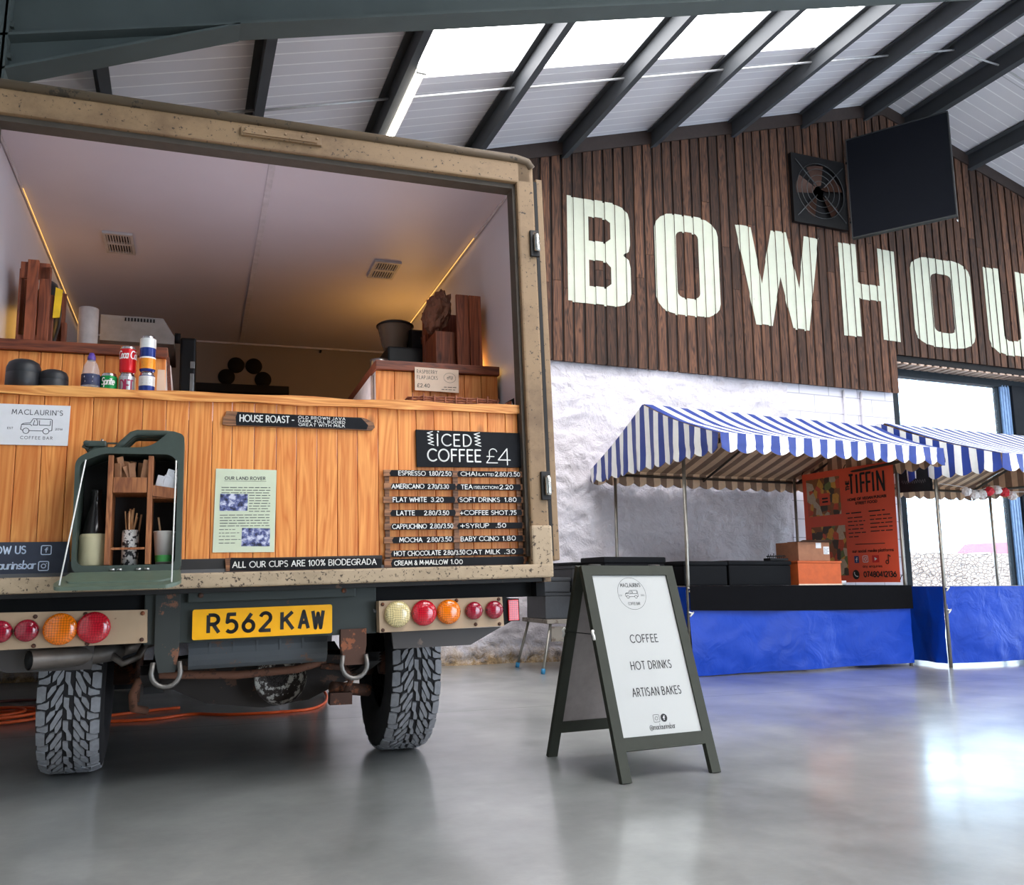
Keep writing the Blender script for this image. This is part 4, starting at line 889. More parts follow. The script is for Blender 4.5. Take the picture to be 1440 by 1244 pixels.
# slatted menu
MN = Thing('menu_board', 'slatted pallet-wood coffee menu with white prices, right end of counter', 'menu', (1.03,PYF,.14), VAN)
for x0, x1 in ((.728,.748),(1.022,1.046),(1.312,1.334)): MN.part('upright', M().cbox(x0,x1,PYF-.012,PYF-.001,.140,.537,.002), BARE)
rows = [('ESPRESSO','1.80/2.50','CHAI','2.80/3.50'),('AMERICANO','2.70/3.30','TEA','2.20'),('FLAT WHITE','3.20','SOFT DRINKS','1.80'),('LATTE','2.80/3.50','+COFFEE SHOT','.75'),('CAPPUCHINO','2.80/3.50','+SYRUP','.50'),('MOCHA','2.80/3.50','BABY CCINO','1.80'),('HOT CHOCOLATE','2.80/3.50','OAT MILK','.30'),('CREAM & M*MALLOW','1.00','','')]
ex = [(.785,.900,.918,1.012),(.756,.893,.910,1.000),(.760,.902,.922,.975),(.775,.850,.892,.998),(.756,.900,.916,1.014),(.785,.880,.902,1.006),(.762,.958,.972,1.064),(.762,.988,1.002,1.052)]
ex2 = [(1.058,1.112,1.176,1.262),(1.058,1.096,1.190,1.236),(1.052,1.188,1.206,1.246),(1.052,1.214,1.220,1.244),(1.052,1.148,1.172,1.206),(1.052,1.180,1.194,1.238),(1.070,1.182,1.198,1.236),None]
ADJ = lambda q: 1.048+(q-1.052)*1.32                  # right column runs out to the frame
for k, (a, b, c, d) in enumerate(rows):
    zc = .528-.0557*k; hh = .0135
    if k == 7: zc = .1555; hh = .017
    s = MN.part('slat', M().cbox(.722+random.uniform(-.004,.004), 1.338, PYF-.024, PYF-.0125, zc-hh, zc+hh, .002), BARE)
    pm = M()
    spans = [(.752+random.uniform(-.006,.01), 1.02+random.uniform(-.01,.012)), (1.044+random.uniform(-.008,.008), 1.326)]
    if k >= 6: spans = [(.752,1.326)]
    for x0, x1 in spans: pm.flat([[(x0,zc-hh+.0005),(x1,zc-hh+.0005),(x1+.004,zc),(x1,zc+hh-.0005),(x0+.004,zc+hh-.0005),(x0-.005,zc)]], VZ(PYF-.0246))
    MN.part('black_paint', pm, CHALK, s)
    tm = M(); F = VZ(PYF-.0252); z = zc-.0085; h = .0175
    e = ex[k]; tm.stroke(text(a, e[0], z, h, e[1]-e[0], jitter=.05), .0032, F); tm.stroke(text(b, e[2], z, h, e[3]-e[2], jitter=.05), .0034, F)
    if ex2[k]:
        e = [ADJ(q) for q in ex2[k]]; tm.stroke(text(c, e[0], z, h, e[1]-e[0], jitter=.05), .0030, F); tm.stroke(text(d, e[2], z, h, e[3]-e[2], jitter=.05), .0034, F)
        if k in (0,1): tm.stroke(text('(LATTE)' if k == 0 else '(SELECTION)', e[1]+.007, z+.001, h*.62, e[2]-e[1]-.014), .002, F)
    MN.part('lettering', tm, CHALKW, s)
# ------------------------------------------------------------------ jerrycan tidy
JY0, JY1 = 3.352, 3.512
J = Thing('jerrycan_cabinet', 'green jerrycan cut open as a cupboard for sticks, sugar and a bottle', 'cabinet', (-.23,3.43,.137), VAN)
GRN = plain('olive_green_can', rgb(62,72,66), .38, var=.1); GRNL = plain('olive_green_flap', rgb(84,98,84), .42, var=.12)
JB = .137
def rl(pts, rr, n=5):
    """rounded polygon"""
    out = []; N = len(pts)
    for i in range(N):
        p0, p1, p2 = Vector(pts[i-1]), Vector(pts[i]), Vector(pts[(i+1) % N]); r = rr[i] if isinstance(rr, list) else rr
        if r <= 0: out.append(tuple(p1)); continue
        a = (p0-p1).normalized(); b = (p2-p1).normalized(); k = min(r, (p0-p1).length*.45, (p2-p1).length*.45)
        for j in range(n+1):
            t = j/n; q = (p1+a*k)*(1-t)**2+p1*2*t*(1-t)+(p1+b*k)*t*t; out.append(tuple(q))
    return out
outer = rl([(-.408,JB),(-.052,JB),(-.052,.640),(-.090,.652),(-.102,.652),(-.168,.590),(-.262,.588),(-.335,.588),(-.412,.545)], [.04,.03,.03,.0,.0,.04,.0,.03,.03])
inner = rl([(-.396,JB+.028),(-.072,JB+.028),(-.072,.540),(-.100,.565),(-.320,.565),(-.396,.530)], [.035,.02,.03,.02,.02,.02])
m = M().prism([outer, inner], lambda u,v,d: Vector((u,d,v)), JY0, JY1-.004)
m.prism([outer], lambda u,v,d: Vector((u,d,v)), JY1-.004, JY1)
body = J.part('body', m, GRN)
J.part('lining', M().prism([rl([(-.394,JB+.03),(-.074,JB+.03),(-.074,.538),(-.102,.562),(-.318,.562),(-.394,.528)], .02)], lambda u,v,d: Vector((u,d,v)), JY1-.012, JY1-.0055), plain('black_lining', rgb(26,24,24), .7))
hz = .648
for yy_, nm in ((3.385,0),(3.432,1),(3.479,2)):
    J.part('handle', M().tube([(-.288,yy_,.580),(-.262,yy_,.610),(-.232,yy_,hz-.006),(-.215,yy_,hz),(-.11,yy_,hz),(-.092,yy_,hz-.004)], .0125, 10), GRN)
m = M().tube([(-.345,3.43,.560),(-.352,3.43,.586),(-.358,3.43,.600)], [.030,.026,.024], 14).cbox(-.392,-.318,3.40,3.46,.598,.620,.006).tube([(-.398,3.43,.606),(-.386,3.43,.600),(-.374,3.43,.582)], .009, 8).tube([(-.385,3.40,.610),(-.385,3.46,.610)], .010, 10).box(-.345,-.25,3.425,3.435,.613,.618)
J.part('spout_cap', m, GRN)
J.part('cap_pin', M().tube([(-.340,3.43,.618),(-.338,3.43,.632),(-.333,3.43,.628),(-.336,3.43,.62)], .002, 6), CHROME)
# flap let down in front, on two white cords
FLP = lambda d: (lambda u, v, e: Vector((u, v, JB+.004-(3.352-v)*.36+e)))
m = M().prism([rl([(-.436,3.205),(-.084,3.20),(-.046,3.24),(-.052,3.352),(-.408,3.352),(-.446,3.24)], [.03,.02,.02,0,0,.03])], FLP(0), -.010, .002)
m.prism([rl([(-.40,3.235),(-.11,3.232),(-.080,3.255),(-.080,3.335),(-.395,3.335),(-.408,3.255)], .02)], FLP(0), .002, .008)
m.prism([rl([(-.40,3.235),(-.11,3.232),(-.080,3.255),(-.080,3.335),(-.395,3.335),(-.408,3.255)], .02)], FLP(0), -.015, -.010)
J.part('flap', m, GRNL)
m = M()
for x in (-.285,-.262,-.20,-.172): m.tube([(x,3.345,JB+.012),(x+.016,3.345,JB+.012)], .005, 8)
J.part('flap_hinge', m, STEEL)
for a, b in (((-.378,3.352,.540),(-.424,3.22,JB-.040)),((-.078,3.352,.542),(-.078,3.22,JB-.040))):
    J.part('cord', M().tube([a, b], .0025, 8), plain('white_cord', rgb(236,234,228), .7))
for x in (-.297,-.164): J.part('divider', M().cbox(x-.009,x+.009,JY0+.006,JY1-.014,JB+.030,.560,.002), SHELFW)
J.part('tray_front', M().cbox(-.286,-.175,JY0+.006,JY0+.016,.424,.480,.002), SHELFW)
J.part('tray_front', M().prism([[(-.154,.412),(-.074,.402),(-.074,.440),(-.154,.452)]], lambda u,v,d: Vector((u,d,v)), JY0+.006, JY0+.016), SHELFW)
J.part('shelf', M().box(-.286,-.175,JY0+.016,JY1-.014,.424,.430), SHELFW); J.part('shelf', M().box(-.154,-.075,JY0+.016,JY1-.014,.404,.410), SHELFW)
J.part('cross_rail', M().box(-.286,-.175,JY0+.008,JY0+.018,.220,.228), SHELFW)
JF = JB+.030
# things kept inside it
m = M().lathe([(.0,0),(.050,0),(.052,.004),(.052,.10),(.050,.112),(.046,.114)], 28, at(-.352+.006,3.435,JF))
t = Thing('glass_bottle', 'tall bottle in a cream sleeve inside the jerrycan cupboard', 'bottle', (-.346,3.435,JF), VAN)
t.part('sleeve', m, plain('cream_sleeve', rgb(196,186,150), .6, var=.04))
t.part('neck', M().lathe([(.040,.114),(.036,.15),(.024,.20),(.017,.23),(.016,.262),(.018,.264),(.018,.275),(.0,.277)], 20, at(-.346,3.435,JF)), plain('dark_glass', rgb(30,26,26), .08))
t = Thing('stick_tin', 'black and white patterned tin in the jerrycan cupboard holding wooden sticks', 'tin', (-.228,3.44,JF), VAN)
pt = NT('patterned_tin'); v = pt.coord((1,1,1)); ck = pt.new('ShaderNodeTexChecker'); ck.inputs['Scale'].default_value = 110; pt.link(v, ck.inputs[0])
pt.link(pt.mix(pt.ramp(pt.noise(v, 60, 2), [(.45,(0,0,0,1)),(.5,(1,1,1,1))]), rgb(40,40,44), rgb(214,210,206)), pt.p.inputs['Base Color']); pt.p.inputs['Roughness'].default_value = .35
t.part('body', M().lathe([(0,0),(.029,0),(.029,.128),(.027,.128),(.027,.01),(0,.01)], 24, at(-.228,3.44,JF)), pt.m)
STK = wood('pale_stirrer', rgb(222,176,130), rgb(180,128,86), scale=(20,20,3), knots=False)
for i in range(16):
    a = random.uniform(0, 2*pi); q = random.uniform(.004,.021); lean = .10+.16*random.random()
    x = -.228+q*cos(a); yv = 3.44+q*sin(a); L = random.uniform(.165,.20)
    mm = at(x, yv, JF+.012, -lean*.35*sin(a), lean*cos(a), random.uniform(0,3))
    solo('stirring_stick', 'pale wooden stirring stick standing in the patterned tin', 'stick', M().box(-.003,.003,-.0008,.0008,0,L,m=mm), STK, VAN, group='stirring sticks in the tin')
t = Thing('paper_cup', 'white paper cup with a green band inside the jerrycan cupboard', 'cup', (-.108,3.43,JF), VAN)
m = M().lathe([(.0,.004),(.026,.004),(.028,0),(.038,.118),(.040,.120),(.038,.122),(.035,.118),(.026,.012),(0,.012)], 28, at(-.1125,3.43,JF)); t.part('body', m, plain('white_paper', rgb(220,214,208), .6, var=.03))
t.part('green_band', M().lathe([(.0290,.010),(.0315,.034)], 28, at(-.1125,3.43,JF)), plain('green_print', rgb(70,160,80), .6))
solo('stirring_stick', 'pale wooden stick leaning out of the white paper cup', 'stick', M().box(-.003,.003,-.0008,.0008,0,.16,m=at(-.11,3.43,JF+.016,0,-.16,0)), STK, VAN)
for i in range(9):
    mm = at(-.272+.010*i, 3.385+.012*(i % 4), .4325+.010*(i % 3), random.uniform(.0,.3), random.uniform(-.6,.6), random.uniform(-.6,.6))
    solo('sugar_sachet', 'brown paper sugar sachet in the middle tray of the jerrycan cupboard', 'sachet', M().cbox(-.012,.012,-.003,.003,0,random.uniform(.085,.115),.002,m=mm), plain('brown_paper', rgb(150,104,72), .7, var=.2), VAN, group='brown sachets in the jerrycan tray')
for i in range(9):
    mm = at(-.145+.0072*i, 3.385+.014*(i % 3), .416+.003*(i % 2), random.uniform(.1,.4), .35+random.uniform(-.1,.1), random.uniform(-.3,.3))
    solo('white_sachet', 'white paper sachet in the right tray of the jerrycan cupboard', 'sachet', M().cbox(-.012,.012,-.002,.002,0,random.uniform(.075,.105),.0015,m=mm), plain('white_sachet_paper', rgb(222,222,226), .6, var=.08), VAN, group='white sachets in the jerrycan tray')
# ================================================================== ON THE COUNTER
YC = 3.72
# black reusable cup domes
def lidcup(x, y, r, h, lab):
    t = Thing('black_cup', lab, 'cup', (x,y,CZ+.001), VAN, 'black rubber cups on the counter')
    t.part('body', M().lathe([(0,0),(r*1.02,0),(r,h*.62),(r*.985,h*.63)], 32, at(x,y,CZ+.001)), plain('soft_black', rgb(30,33,38), .45))
    t.part('dome', M().lathe([(r*.985,h*.63),(r,h*.66),(r*.98,h*.8),(r*.86,h*.93),(r*.6,h),(0,h)], 32, at(x,y,CZ+.001)), plain('soft_black', rgb(30,33,38), .45))
lidcup(-.655, YC, .062, .146, 'taller black rounded cup at the left end of the counter')
lidcup(-.550, YC+.005, .054, .112, 'shorter black rounded cup beside the taller black cup')
# water bottle
bx, by = -.418, 3.73
t = Thing('water_bottle', 'clear plastic water bottle with a purple cap beside the green can', 'bottle', (bx,by,CZ), VAN)
t.part('body', M().lathe([(0,.002),(.030,.002),(.034,.01),(.033,.03),(.035,.05),(.0345,.10),(.033,.115),(.026,.145),(.0145,.165),(.0135,.170)], 28, at(bx,by,CZ)), glass('clear_plastic', (.93,.95,.98,1), .06, .22))
lbm = M().lathe([(.0352,.058),(.0352,.104)], 28, at(bx,by,CZ)); t.part('label', lbm, plain('navy_label', rgb(44,50,84), .5, var=.5, scale=60), None, 'dark blue label')
def LBL(fn, rows):
    m = M()
    for i, (a, b, z, h) in enumerate(rows): words_line(m, a, b, z, h, fn, seed=60+i)
    return m
cyl = lambda cx, cy, r, z0: (lambda u, v: Vector((cx+r*sin(u/r), cy-r*cos(u/r), z0+v)))
t.part('label_print', LBL(cyl(bx,by,.0356,CZ), ((-.022,.024,.088,.012),(-.018,.020,.070,.008))), CHALKW)
t.part('cap', M().lathe([(.0145,.166),(.0155,.168),(.0155,.180),(.013,.184),(.009,.196),(.0,.198)], 20, at(bx,by,CZ)), plain('purple_cap', rgb(84,60,150), .4))
# cans
ALU = plain('can_aluminium', rgb(196,196,198), .25, 1.0)
def can(x, y, z, r, h, colour, lab, bands=(), words=(), dashes=(), name='drink_can'):
    t = Thing(name, lab, 'can', (x,y,z), VAN, 'drink cans on the counter'); mm = at(x,y,z)
    t.part('body', M().lathe([(r*.80,.004),(r*.97,.012),(r,.018),(r,h-.018),(r*.97,h-.012)], 32, mm), colour)
    t.part('lid', M().lathe([(r*.97,h-.012),(r*.84,h-.003),(r*.84,h),(r*.80,h),(r*.78,h-.004),(0,h-.004)], 32, mm).lathe([(0,.003),(r*.7,.003),(r*.74,0),(r*.80,.004)], 32, mm), ALU)
    for (z0, z1, mt) in bands: t.part('band', M().lathe([(r*1.004,z0),(r*1.004,z1)], 32, mm), mt)
    if dashes: t.part('label_print', LBL(cyl(x,y,r*1.012,z), dashes), CB)
    for (s, u, zz, hh, w, th, mt, sl) in words: t.part('lettering', M().stroke(text(s, u, zz, hh, w, gap=.1, slant=sl), th, cyl(x,y,r*1.012,z)), mt)
    return t
CG = plain('can_green', rgb(20,140,70), .25, .3); CR = plain('can_red', rgb(206,20,32), .25, .2); CS = plain('can_silver', rgb(196,198,202), .28, .7); CB = plain('can_blue', rgb(28,52,130), .25, .3); CW = plain('can_white', rgb(220,222,222), .3, .2); CO = plain('can_orange', rgb(240,150,40), .3, .2)
WL = plain('can_white_print', rgb(240,240,240), .4); ML = plain('can_magenta_print', rgb(160,30,80), .4)
can(-.352, 3.745, CZ, .033, .115, CG, 'green can with white script beside the water bottle', words=[('Sprite', -.028, .066, .028, .052, .0042, WL, .2)])
can(-.283, 3.735, CZ, .033, .115, CS, 'silver can with dark red letters under the red can', words=[('DIET', -.027, .04, .045, .052, .006, ML, 0)])
can(-.283, 3.735, CZ+.115, .033, .115, CR, 'red cola can with white script standing on the silver can', bands=[], words=[('Coca Cola', -.044, .062, .032, .094, .0046, WL, .18)])
can(-.208, 3.715, CZ, .031, .118, CB, 'blue and cream can at the bottom of the right-hand pair', bands=[(.062,.103,CW)], dashes=((-.02,.02,.084,.012),(-.016,.018,.070,.008)))
can(-.208, 3.715, CZ+.118, .031, .156, CB, 'tall blue, white and orange can topping the right-hand pair', bands=[(.105,.145,CW),(.016,.060,CO),(.060,.066,WL)], dashes=((-.02,.02,.038,.012),(-.014,.018,.026,.006)))
for k in (): pass
# cream board and dark frame behind the cans
solo('cream_board', 'cream board standing upright behind the tall cans', 'board', M().prism([[(-.176,CZ),(-.138,CZ),(-.144,1.00),(-.172,1.0)]], lambda u,v,d: Vector((u,d,v)), 3.79, 3.80), CARD, VAN)
solo('leaning_frame', 'dark narrow wooden frame leaning right of the cream board', 'frame', M().prism([[(-.128,CZ),(-.110,CZ),(-.128,1.06),(-.140,1.06)]], lambda u,v,d: Vector((u,d,v)), 3.80, 3.82), OAKY, VAN)
# wicker tray edge and pointed card on the right of the counter
t = Thing('wicker_basket', 'shallow woven wicker tray on the counter under the flapjack card', 'basket', (1.08,3.72,CZ), VAN)
WICK = plain('wicker', rgb(136,80,58), .75, var=.35, scale=60)
m = M()
for k in range(5):
    z = CZ+.010+.0105*k; pts = []
    for i in range(72):
        a = 2*pi*i/72; w = .003*(1 if (i+k) % 2 else -1)
        pts.append((1.085+(.212+w)*max(-1,min(1,1.25*cos(a))), 3.74+(.105+w)*max(-1,min(1,1.25*sin(a))), z+random.uniform(-.0015,.0015)))
    m.tube(pts, .0048, 6, closed=True)
t.part('weave', m, WICK); t.part('base', M().box(.875,1.295,3.64,3.84,CZ+.001,CZ+.007), WICK)
m = M()
for i in range(9): x = .88+.05*i; m.tube([(x,3.628,CZ+.004),(x+.004,3.626,CZ+.055+random.uniform(0,.012))], .0035, 6)
t.part('stake', m, WICK)
t = Thing('display_wedge', 'small dark-edged wooden wedge by the right end of the counter', 'stand', (1.30,3.56,CZ), VAN)
t.part('wedge', M().prism([[(1.245,CZ),(1.325,CZ),(1.325,.875)]], lambda u,v,d: Vector((u,d,v)), 3.56, 3.60), CRATE); t.part('edge', M().prism([[(1.29,CZ+.020),(1.335,CZ+.045),(1.335,CZ+.002),(1.325,CZ+.033)]], lambda u,v,d: Vector((u,d,v)), 3.552, 3.560), BLACK)
# ------------------------------------------------------------------ side cabinets inside
ZT = 1.125
def cab(lab, x0, x1, inner):
    t = Thing('side_cabinet', lab, 'cabinet', ((x0+x1)/2,5.0,.15), VAN)
    m = M(); n_ = max(3, round((x1-x0)/.085)); w = (x1-x0-.012)/n_
    for i in range(n_): m.cbox(x0+.006+i*w+.0008, x0+.006+(i+1)*w-.0008, 3.90, 3.918, .15, ZT-.046, .0035)
    t.part('end_panel', m, PINE)
    t.part('worktop', M().cbox(x0-(.018 if inner > 0 else 0), x1+(.018 if inner < 0 else 0)*0+(.02 if inner > 0 else 0)*0, 3.88, 6.46, ZT-.045, ZT, .004), OAKH)
    t.part('carcass', M().box(x0+.006, x1-.006, 3.92, 6.45, .15, ZT-.046), plain('white_carcass', rgb(206,196,190), .5))
    s = inner; xf = x0 if s < 0 else x1
    m = M()
    for i in range(4):
        y0 = 3.95+i*.62; m.cbox(min(xf-.012,xf+.012)+(.0 if s < 0 else .006), max(xf-.006,xf+.012) if s > 0 else xf+.004, y0, y0+.60, .2, ZT-.06, .003)
    dd = t.part('door', m, plain('white_carcass', rgb(206,196,190), .5))
    hm = M()
    for i in range(4): y0 = 3.95+i*.62; hm.tube([(xf+s*.018, y0+.25, .985), (xf+s*.018, y0+.40, .985)], .005, 8)
    t.part('handle', hm, BLACK, dd)
    return t
cab('right pine-ended cabinet with dark worktop along the truck side', .77, 1.388, -1)
cab('left pine-ended cabinet with dark worktop along the truck side', -.795, -.138, 1)
t, y = board('flapjack_card', 'cream card reading RASPBERRY FLAPJACKS on the right cabinet end', [(.955,.984),(1.172,.980),(1.174,1.094),(.957,1.098)], CARD, .003, 'sign', 3.878)
m = M(); m.stroke(text('RASPBERRY', .966, 1.068, .017, .100, gap=.34), .0017, VZ(y)); m.stroke(text('FLAPJACKS', .967, 1.040, .017, .100, gap=.34), .0017, VZ(y)); m.stroke(text('£2.40', .967, 1.000, .017, .060), .0024, VZ(y))
m.stroke([arc(1.128,1.052,.030,.024,0,360,24)]+jeep(1.128,1.052,.028), .0012, VZ(y)); words_line(m, 1.098, 1.162, 1.004, .0055, VZ(y), seed=3); words_line(m, 1.086, 1.162, .992, .0055, VZ(y), seed=4)
t.part('print', m, PRINT)
# back bench and discs
solo('back_bench', 'low dark bench against the truck\'s inner back wall', 'bench', M().cbox(-.11,.60,6.2,6.49,1.50,1.56,.006).box(-.09,-.05,6.25,6.45,.152,1.5).box(.54,.58,6.25,6.45,.152,1.5), BLACK, VAN)
for (x, z), lab in zip(((.177,1.684),(.243,1.777),(.370,1.776),(.438,1.676)), ('lower left black disc on the truck\'s inner back wall','upper left black disc on the truck\'s inner back wall','upper right black disc on the truck\'s inner back wall','lower right black disc on the truck\'s inner back wall')):
    solo('wall_disc', lab, 'disc', M().lathe([(0,0),(.058,0),(.060,-.004),(.060,-.010),(0,-.010)], 32, at(x,6.489,z,pi/2)), BLACK, VAN, group='black discs on the back wall')
solo('wall_hook', 'tiny dark hook at the top of the inner back wall', 'hook', M().tube([(.86,6.496,1.915),(.86,6.47,1.912),(.86,6.465,1.925)], .008, 6), BLACK, VAN)
# ------------------------------------------------------------------ left worktop
def crate(lab, x0, x1, y0, y1, z0, z1, seed):
    """slatted crate stood on end: four corner posts and slats"""
    rd = random.Random(seed); t = Thing('wooden_crate', lab, 'crate', ((x0+x1)/2,(y0+y1)/2,z0), VAN, 'wooden crates on the worktops')
    return t, rd
t, rd = crate('red-brown wooden crate on the left worktop with a bag inside', -.79, -.60, 4.0, 4.3, ZT, 1.53, 3)
m = M(); m.cbox(-.715,-.672,4.0,4.02,ZT,1.52,.003); m.cbox(-.670,-.625,4.02,4.035,ZT,1.50,.003); t.part('front_slat', m, CRATE)
m = M(); m.cbox(-.745,-.630,4.02,4.032,1.44,1.515,.003); m.cbox(-.745,-.63,4.02,4.032,ZT,ZT+.06,.003); t.part('cross_slat', m, CRATE)
m = M()
for yv in (4.04,4.13,4.22): m.cbox(-.752,-.742,yv,yv+.075,ZT,1.49,.003)
m.cbox(-.735,-.60,4.30,4.312,ZT,1.48,.003); m.cbox(-.630,-.612,4.04,4.06,ZT,1.38,.003); m.cbox(-.612,-.590,4.27,4.30,ZT,1.33,.003)
t.part('side_slat', m, CRATE)
t = Thing('black_bag', 'black bag packed inside the left wooden crate', 'bag', (-.66,4.17,ZT), VAN)
bm = bmesh.new(); bmesh.ops.create_icosphere(bm, subdivisions=3, radius=1)
for q in bm.verts: q.co = Vector((q.co.x*.055, q.co.y*.085, q.co.z*.165))*(1+.14*noise.noise(q.co*1.7)+.08*noise.noise(q.co*4))
t.part('bag_body', M().bm(bm, 0, at(-.652,4.165,ZT+.20), smooth=True), plain('black_plastic_film', rgb(24,26,28), .3))
t.part('yellow_label', M().prism([[(-.612,1.27),(-.585,1.275),(-.578,1.40),(-.606,1.41)]], lambda u,v,d: Vector((u,d,v)), 4.025, 4.032), plain('yellow_card', rgb(246,196,30), .5), None, 'yellow label')
t = Thing('paper_roll', 'white paper towel roll standing on the left worktop', 'paper roll', (-.538,4.6,ZT), VAN)
t.part('sheet', M().lathe([(.018,0),(.046,0),(.046,.385),(.018,.385)], 28, at(-.538,4.6,ZT)), plain('white_tissue', rgb(206,196,190), .8, bump=.2)); t.part('core', M().lathe([(.014,.002),(.0178,.002),(.0178,.384),(.014,.384),(.014,.002)], 20, at(-.538,4.6,ZT)), CARD)
t = Thing('coffee_machine', 'grey coffee machine on the left worktop seen from below', 'coffee machine', (-.42,5.2,ZT), VAN)
m = M().prism([[(4.95,1.455),(5.45,1.455),(5.45,1.60),(4.95,1.60)]], lambda u,v,d: Vector((d,u,v)), -.52, -.205); m.prism([[(-.205,1.455),(-.145,1.455),(-.145,1.50),(-.205,1.60)]], lambda u,v,d: Vector((u,d,v)), 4.95, 5.45)
t.part('top_housing', m, plain('grey_machine_casing', rgb(140,134,130), .4)); t.part('body', M().cbox(-.50,-.22,5.15,5.44,ZT+.03,1.455,.01), plain('grey_machine_casing', rgb(140,134,130), .4))
m = M()
for i in range(10): m.box(-.40+.016*i,-.392+.016*i,4.945,4.951,1.572,1.590)
t.part('vent_slot', m, BLACK); t.part('foot', M().box(-.49,-.46,5.2,5.4,ZT,ZT+.03).box(-.26,-.23,5.2,5.4,ZT,ZT+.03), RUBBER); t.part('drip_tray', M().cbox(-.51,-.21,4.98,5.16,ZT+.001,ZT+.06,.006), STEEL)
t.part('knob', M().lathe([(0,0),(.03,0),(.03,.03),(0,.03)], 16, at(-.145,5.05,1.52,0,pi/2)), BLACK)
solo('white_box', 'flat white box lying on the left worktop under the coffee machine', 'box', M().cbox(-.475,-.30,4.50,4.70,ZT,1.255,.005), WHITEB, VAN)
t = Thing('tall_machine', 'tall black machine in the dark beside the left cabinet', 'machine', (.0,5.6,.15), VAN)
t.part('casing', M().cbox(-.116,-.030,5.1,5.6,.152,1.545,.012), BLACKS); t.part('steel_trim', M().cbox(-.06,-.035,5.085,5.1,1.36,1.40,.003), STEEL); t.part('steel_trim', M().cbox(-.06,-.038,5.088,5.1,1.16,1.33,.003), STEEL)
# ------------------------------------------------------------------ right worktop
gx, gy = 1.02, 4.5
t = Thing('coffee_grinder', 'black coffee grinder with a smoky bean hopper on the right worktop', 'grinder', (gx,gy,ZT), VAN)
t.part('base', M().cbox(.93,1.20,4.36,4.72,ZT,1.345,.012), BLACKS)
t.part('body', M().prism([rl([(4.40,1.345),(4.70,1.345),(4.72,1.47),(4.62,1.50),(4.40,1.46)], .02)], lambda u,v,d: Vector((d,u,v)), 1.075, 1.205), BLACKS)
hop = t.part('hopper', M().lathe([(.055,1.35),(.075,1.40),(.096,1.50),(.098,1.51),(.094,1.51),(.072,1.40),(.052,1.355)], 32, at(gx-.01,gy+.03,0)), glass('smoky_plastic', (.42,.30,.22,1), .08, .30))
t.part('hopper_lid', M().lathe([(0,1.525),(.09,1.522),(.104,1.512),(.104,1.504),(.097,1.504)], 32, at(gx-.01,gy+.03,0)), BLACKS, hop)
t.part('bean_fill', M().lathe([(0,1.36),(.05,1.36),(.068,1.40),(.078,1.432),(0,1.44)], 28, at(gx-.01,gy+.03,0)), plain('coffee_beans', rgb(92,54,30), .5, var=.5, scale=90, bump=.8), hop)
m = M()
for dx in (.105,.165): m.box(gx+dx-.004,gx+dx+.004,4.394,4.40,1.375,1.415)
t.part('switch', m, CHROME)
t = Thing('steel_jug', 'small steel jug beside the grinder at the worktop corner', 'jug', (.865,4.25,ZT), VAN)
t.part('body', M().lathe([(0,0),(.046,0),(.048,.02),(.046,.10),(.048,.112),(.045,.112),(.043,.1),(.043,.01),(0,.01)], 28, at(.868,4.28,ZT)), STEEL)
t.part('handle', M().tube([(.915,4.28,ZT+.09),(.94,4.28,ZT+.08),(.94,4.28,ZT+.04),(.915,4.28,ZT+.025)], .005, 8), STEEL)
t, rd = crate('red-brown wooden crate with a brown bag on the right worktop', 1.12, 1.37, 4.05, 4.35, ZT, 1.56, 5)
m = M(); m.cbox(1.225,1.290,4.05,4.066,ZT,1.548,.003); m.cbox(1.296,1.362,4.06,4.075,ZT,1.552,.003); t.part('front_slat', m, CRATE)
m = M(); m.cbox(1.12,1.13,4.30,4.36,ZT,1.40,.003); m.cbox(1.355,1.365,4.08,4.35,ZT,1.54,.003); m.cbox(1.12,1.36,4.345,4.357,ZT,1.54,.003); m.cbox(1.125,1.23,4.10,4.34,ZT,1.36,.003)
t.part('side_slat', m, CRATE)
bm = bmesh.new(); bmesh.ops.create_icosphere(bm, subdivisions=4, radius=1)
for q in bm.verts: q.co = Vector((q.co.x*.065, q.co.y*.10, q.co.z*.12))*(1+.22*noise.noise(q.co*2.3)+.16*noise.noise(q.co*5)+.08*noise.noise(q.co*11))
solo('brown_paper_bag', 'crumpled brown paper bag spilling from the right wooden crate', 'bag', M().bm(bm, 0, at(1.165,4.20,1.49,0,.25,0), smooth=False), plain('crumpled_brown_paper', rgb(118,74,54), .7, var=.3, scale=30), VAN)
# ================================================================== SANDWICH BOARD
AB = Thing('sandwich_board', 'grey-green framed A-board with white panel advertising coffee and bakes', 'sign board', (1.885,3.49,0))
ABM = at(1.885, 3.49, 0, 0, 0, radians(5.0))
FR = plain('grey_green_wood_frame', rgb(50,52,44), .6, var=.1, scale=10, spec=.25); PANELW = plain('white_sign_panel', rgb(172,173,171), .35, var=.015, scale=2); PANELB = plain('plain_panel_back', rgb(150,140,138), .4)
HB, HT, AW = .305, .855, .244
sl = math.atan2(HB-.015, HT); LN = math.hypot(HB-.015, HT)
def side(s):
    # local panel frame: u across, v up the slope, d outward
    o = Vector((0, s*HB, 0)); up = Vector((0, -s*sin(sl), cos(sl))); out = Vector((0, s*cos(sl), sin(sl)))
    if s < 0: return lambda u, v, d: ABM @ (o+Vector((u,0,0))+up*v+out*d)
    return lambda u, v, d: ABM @ (o+Vector((u,0,0))+up*v+out*d)
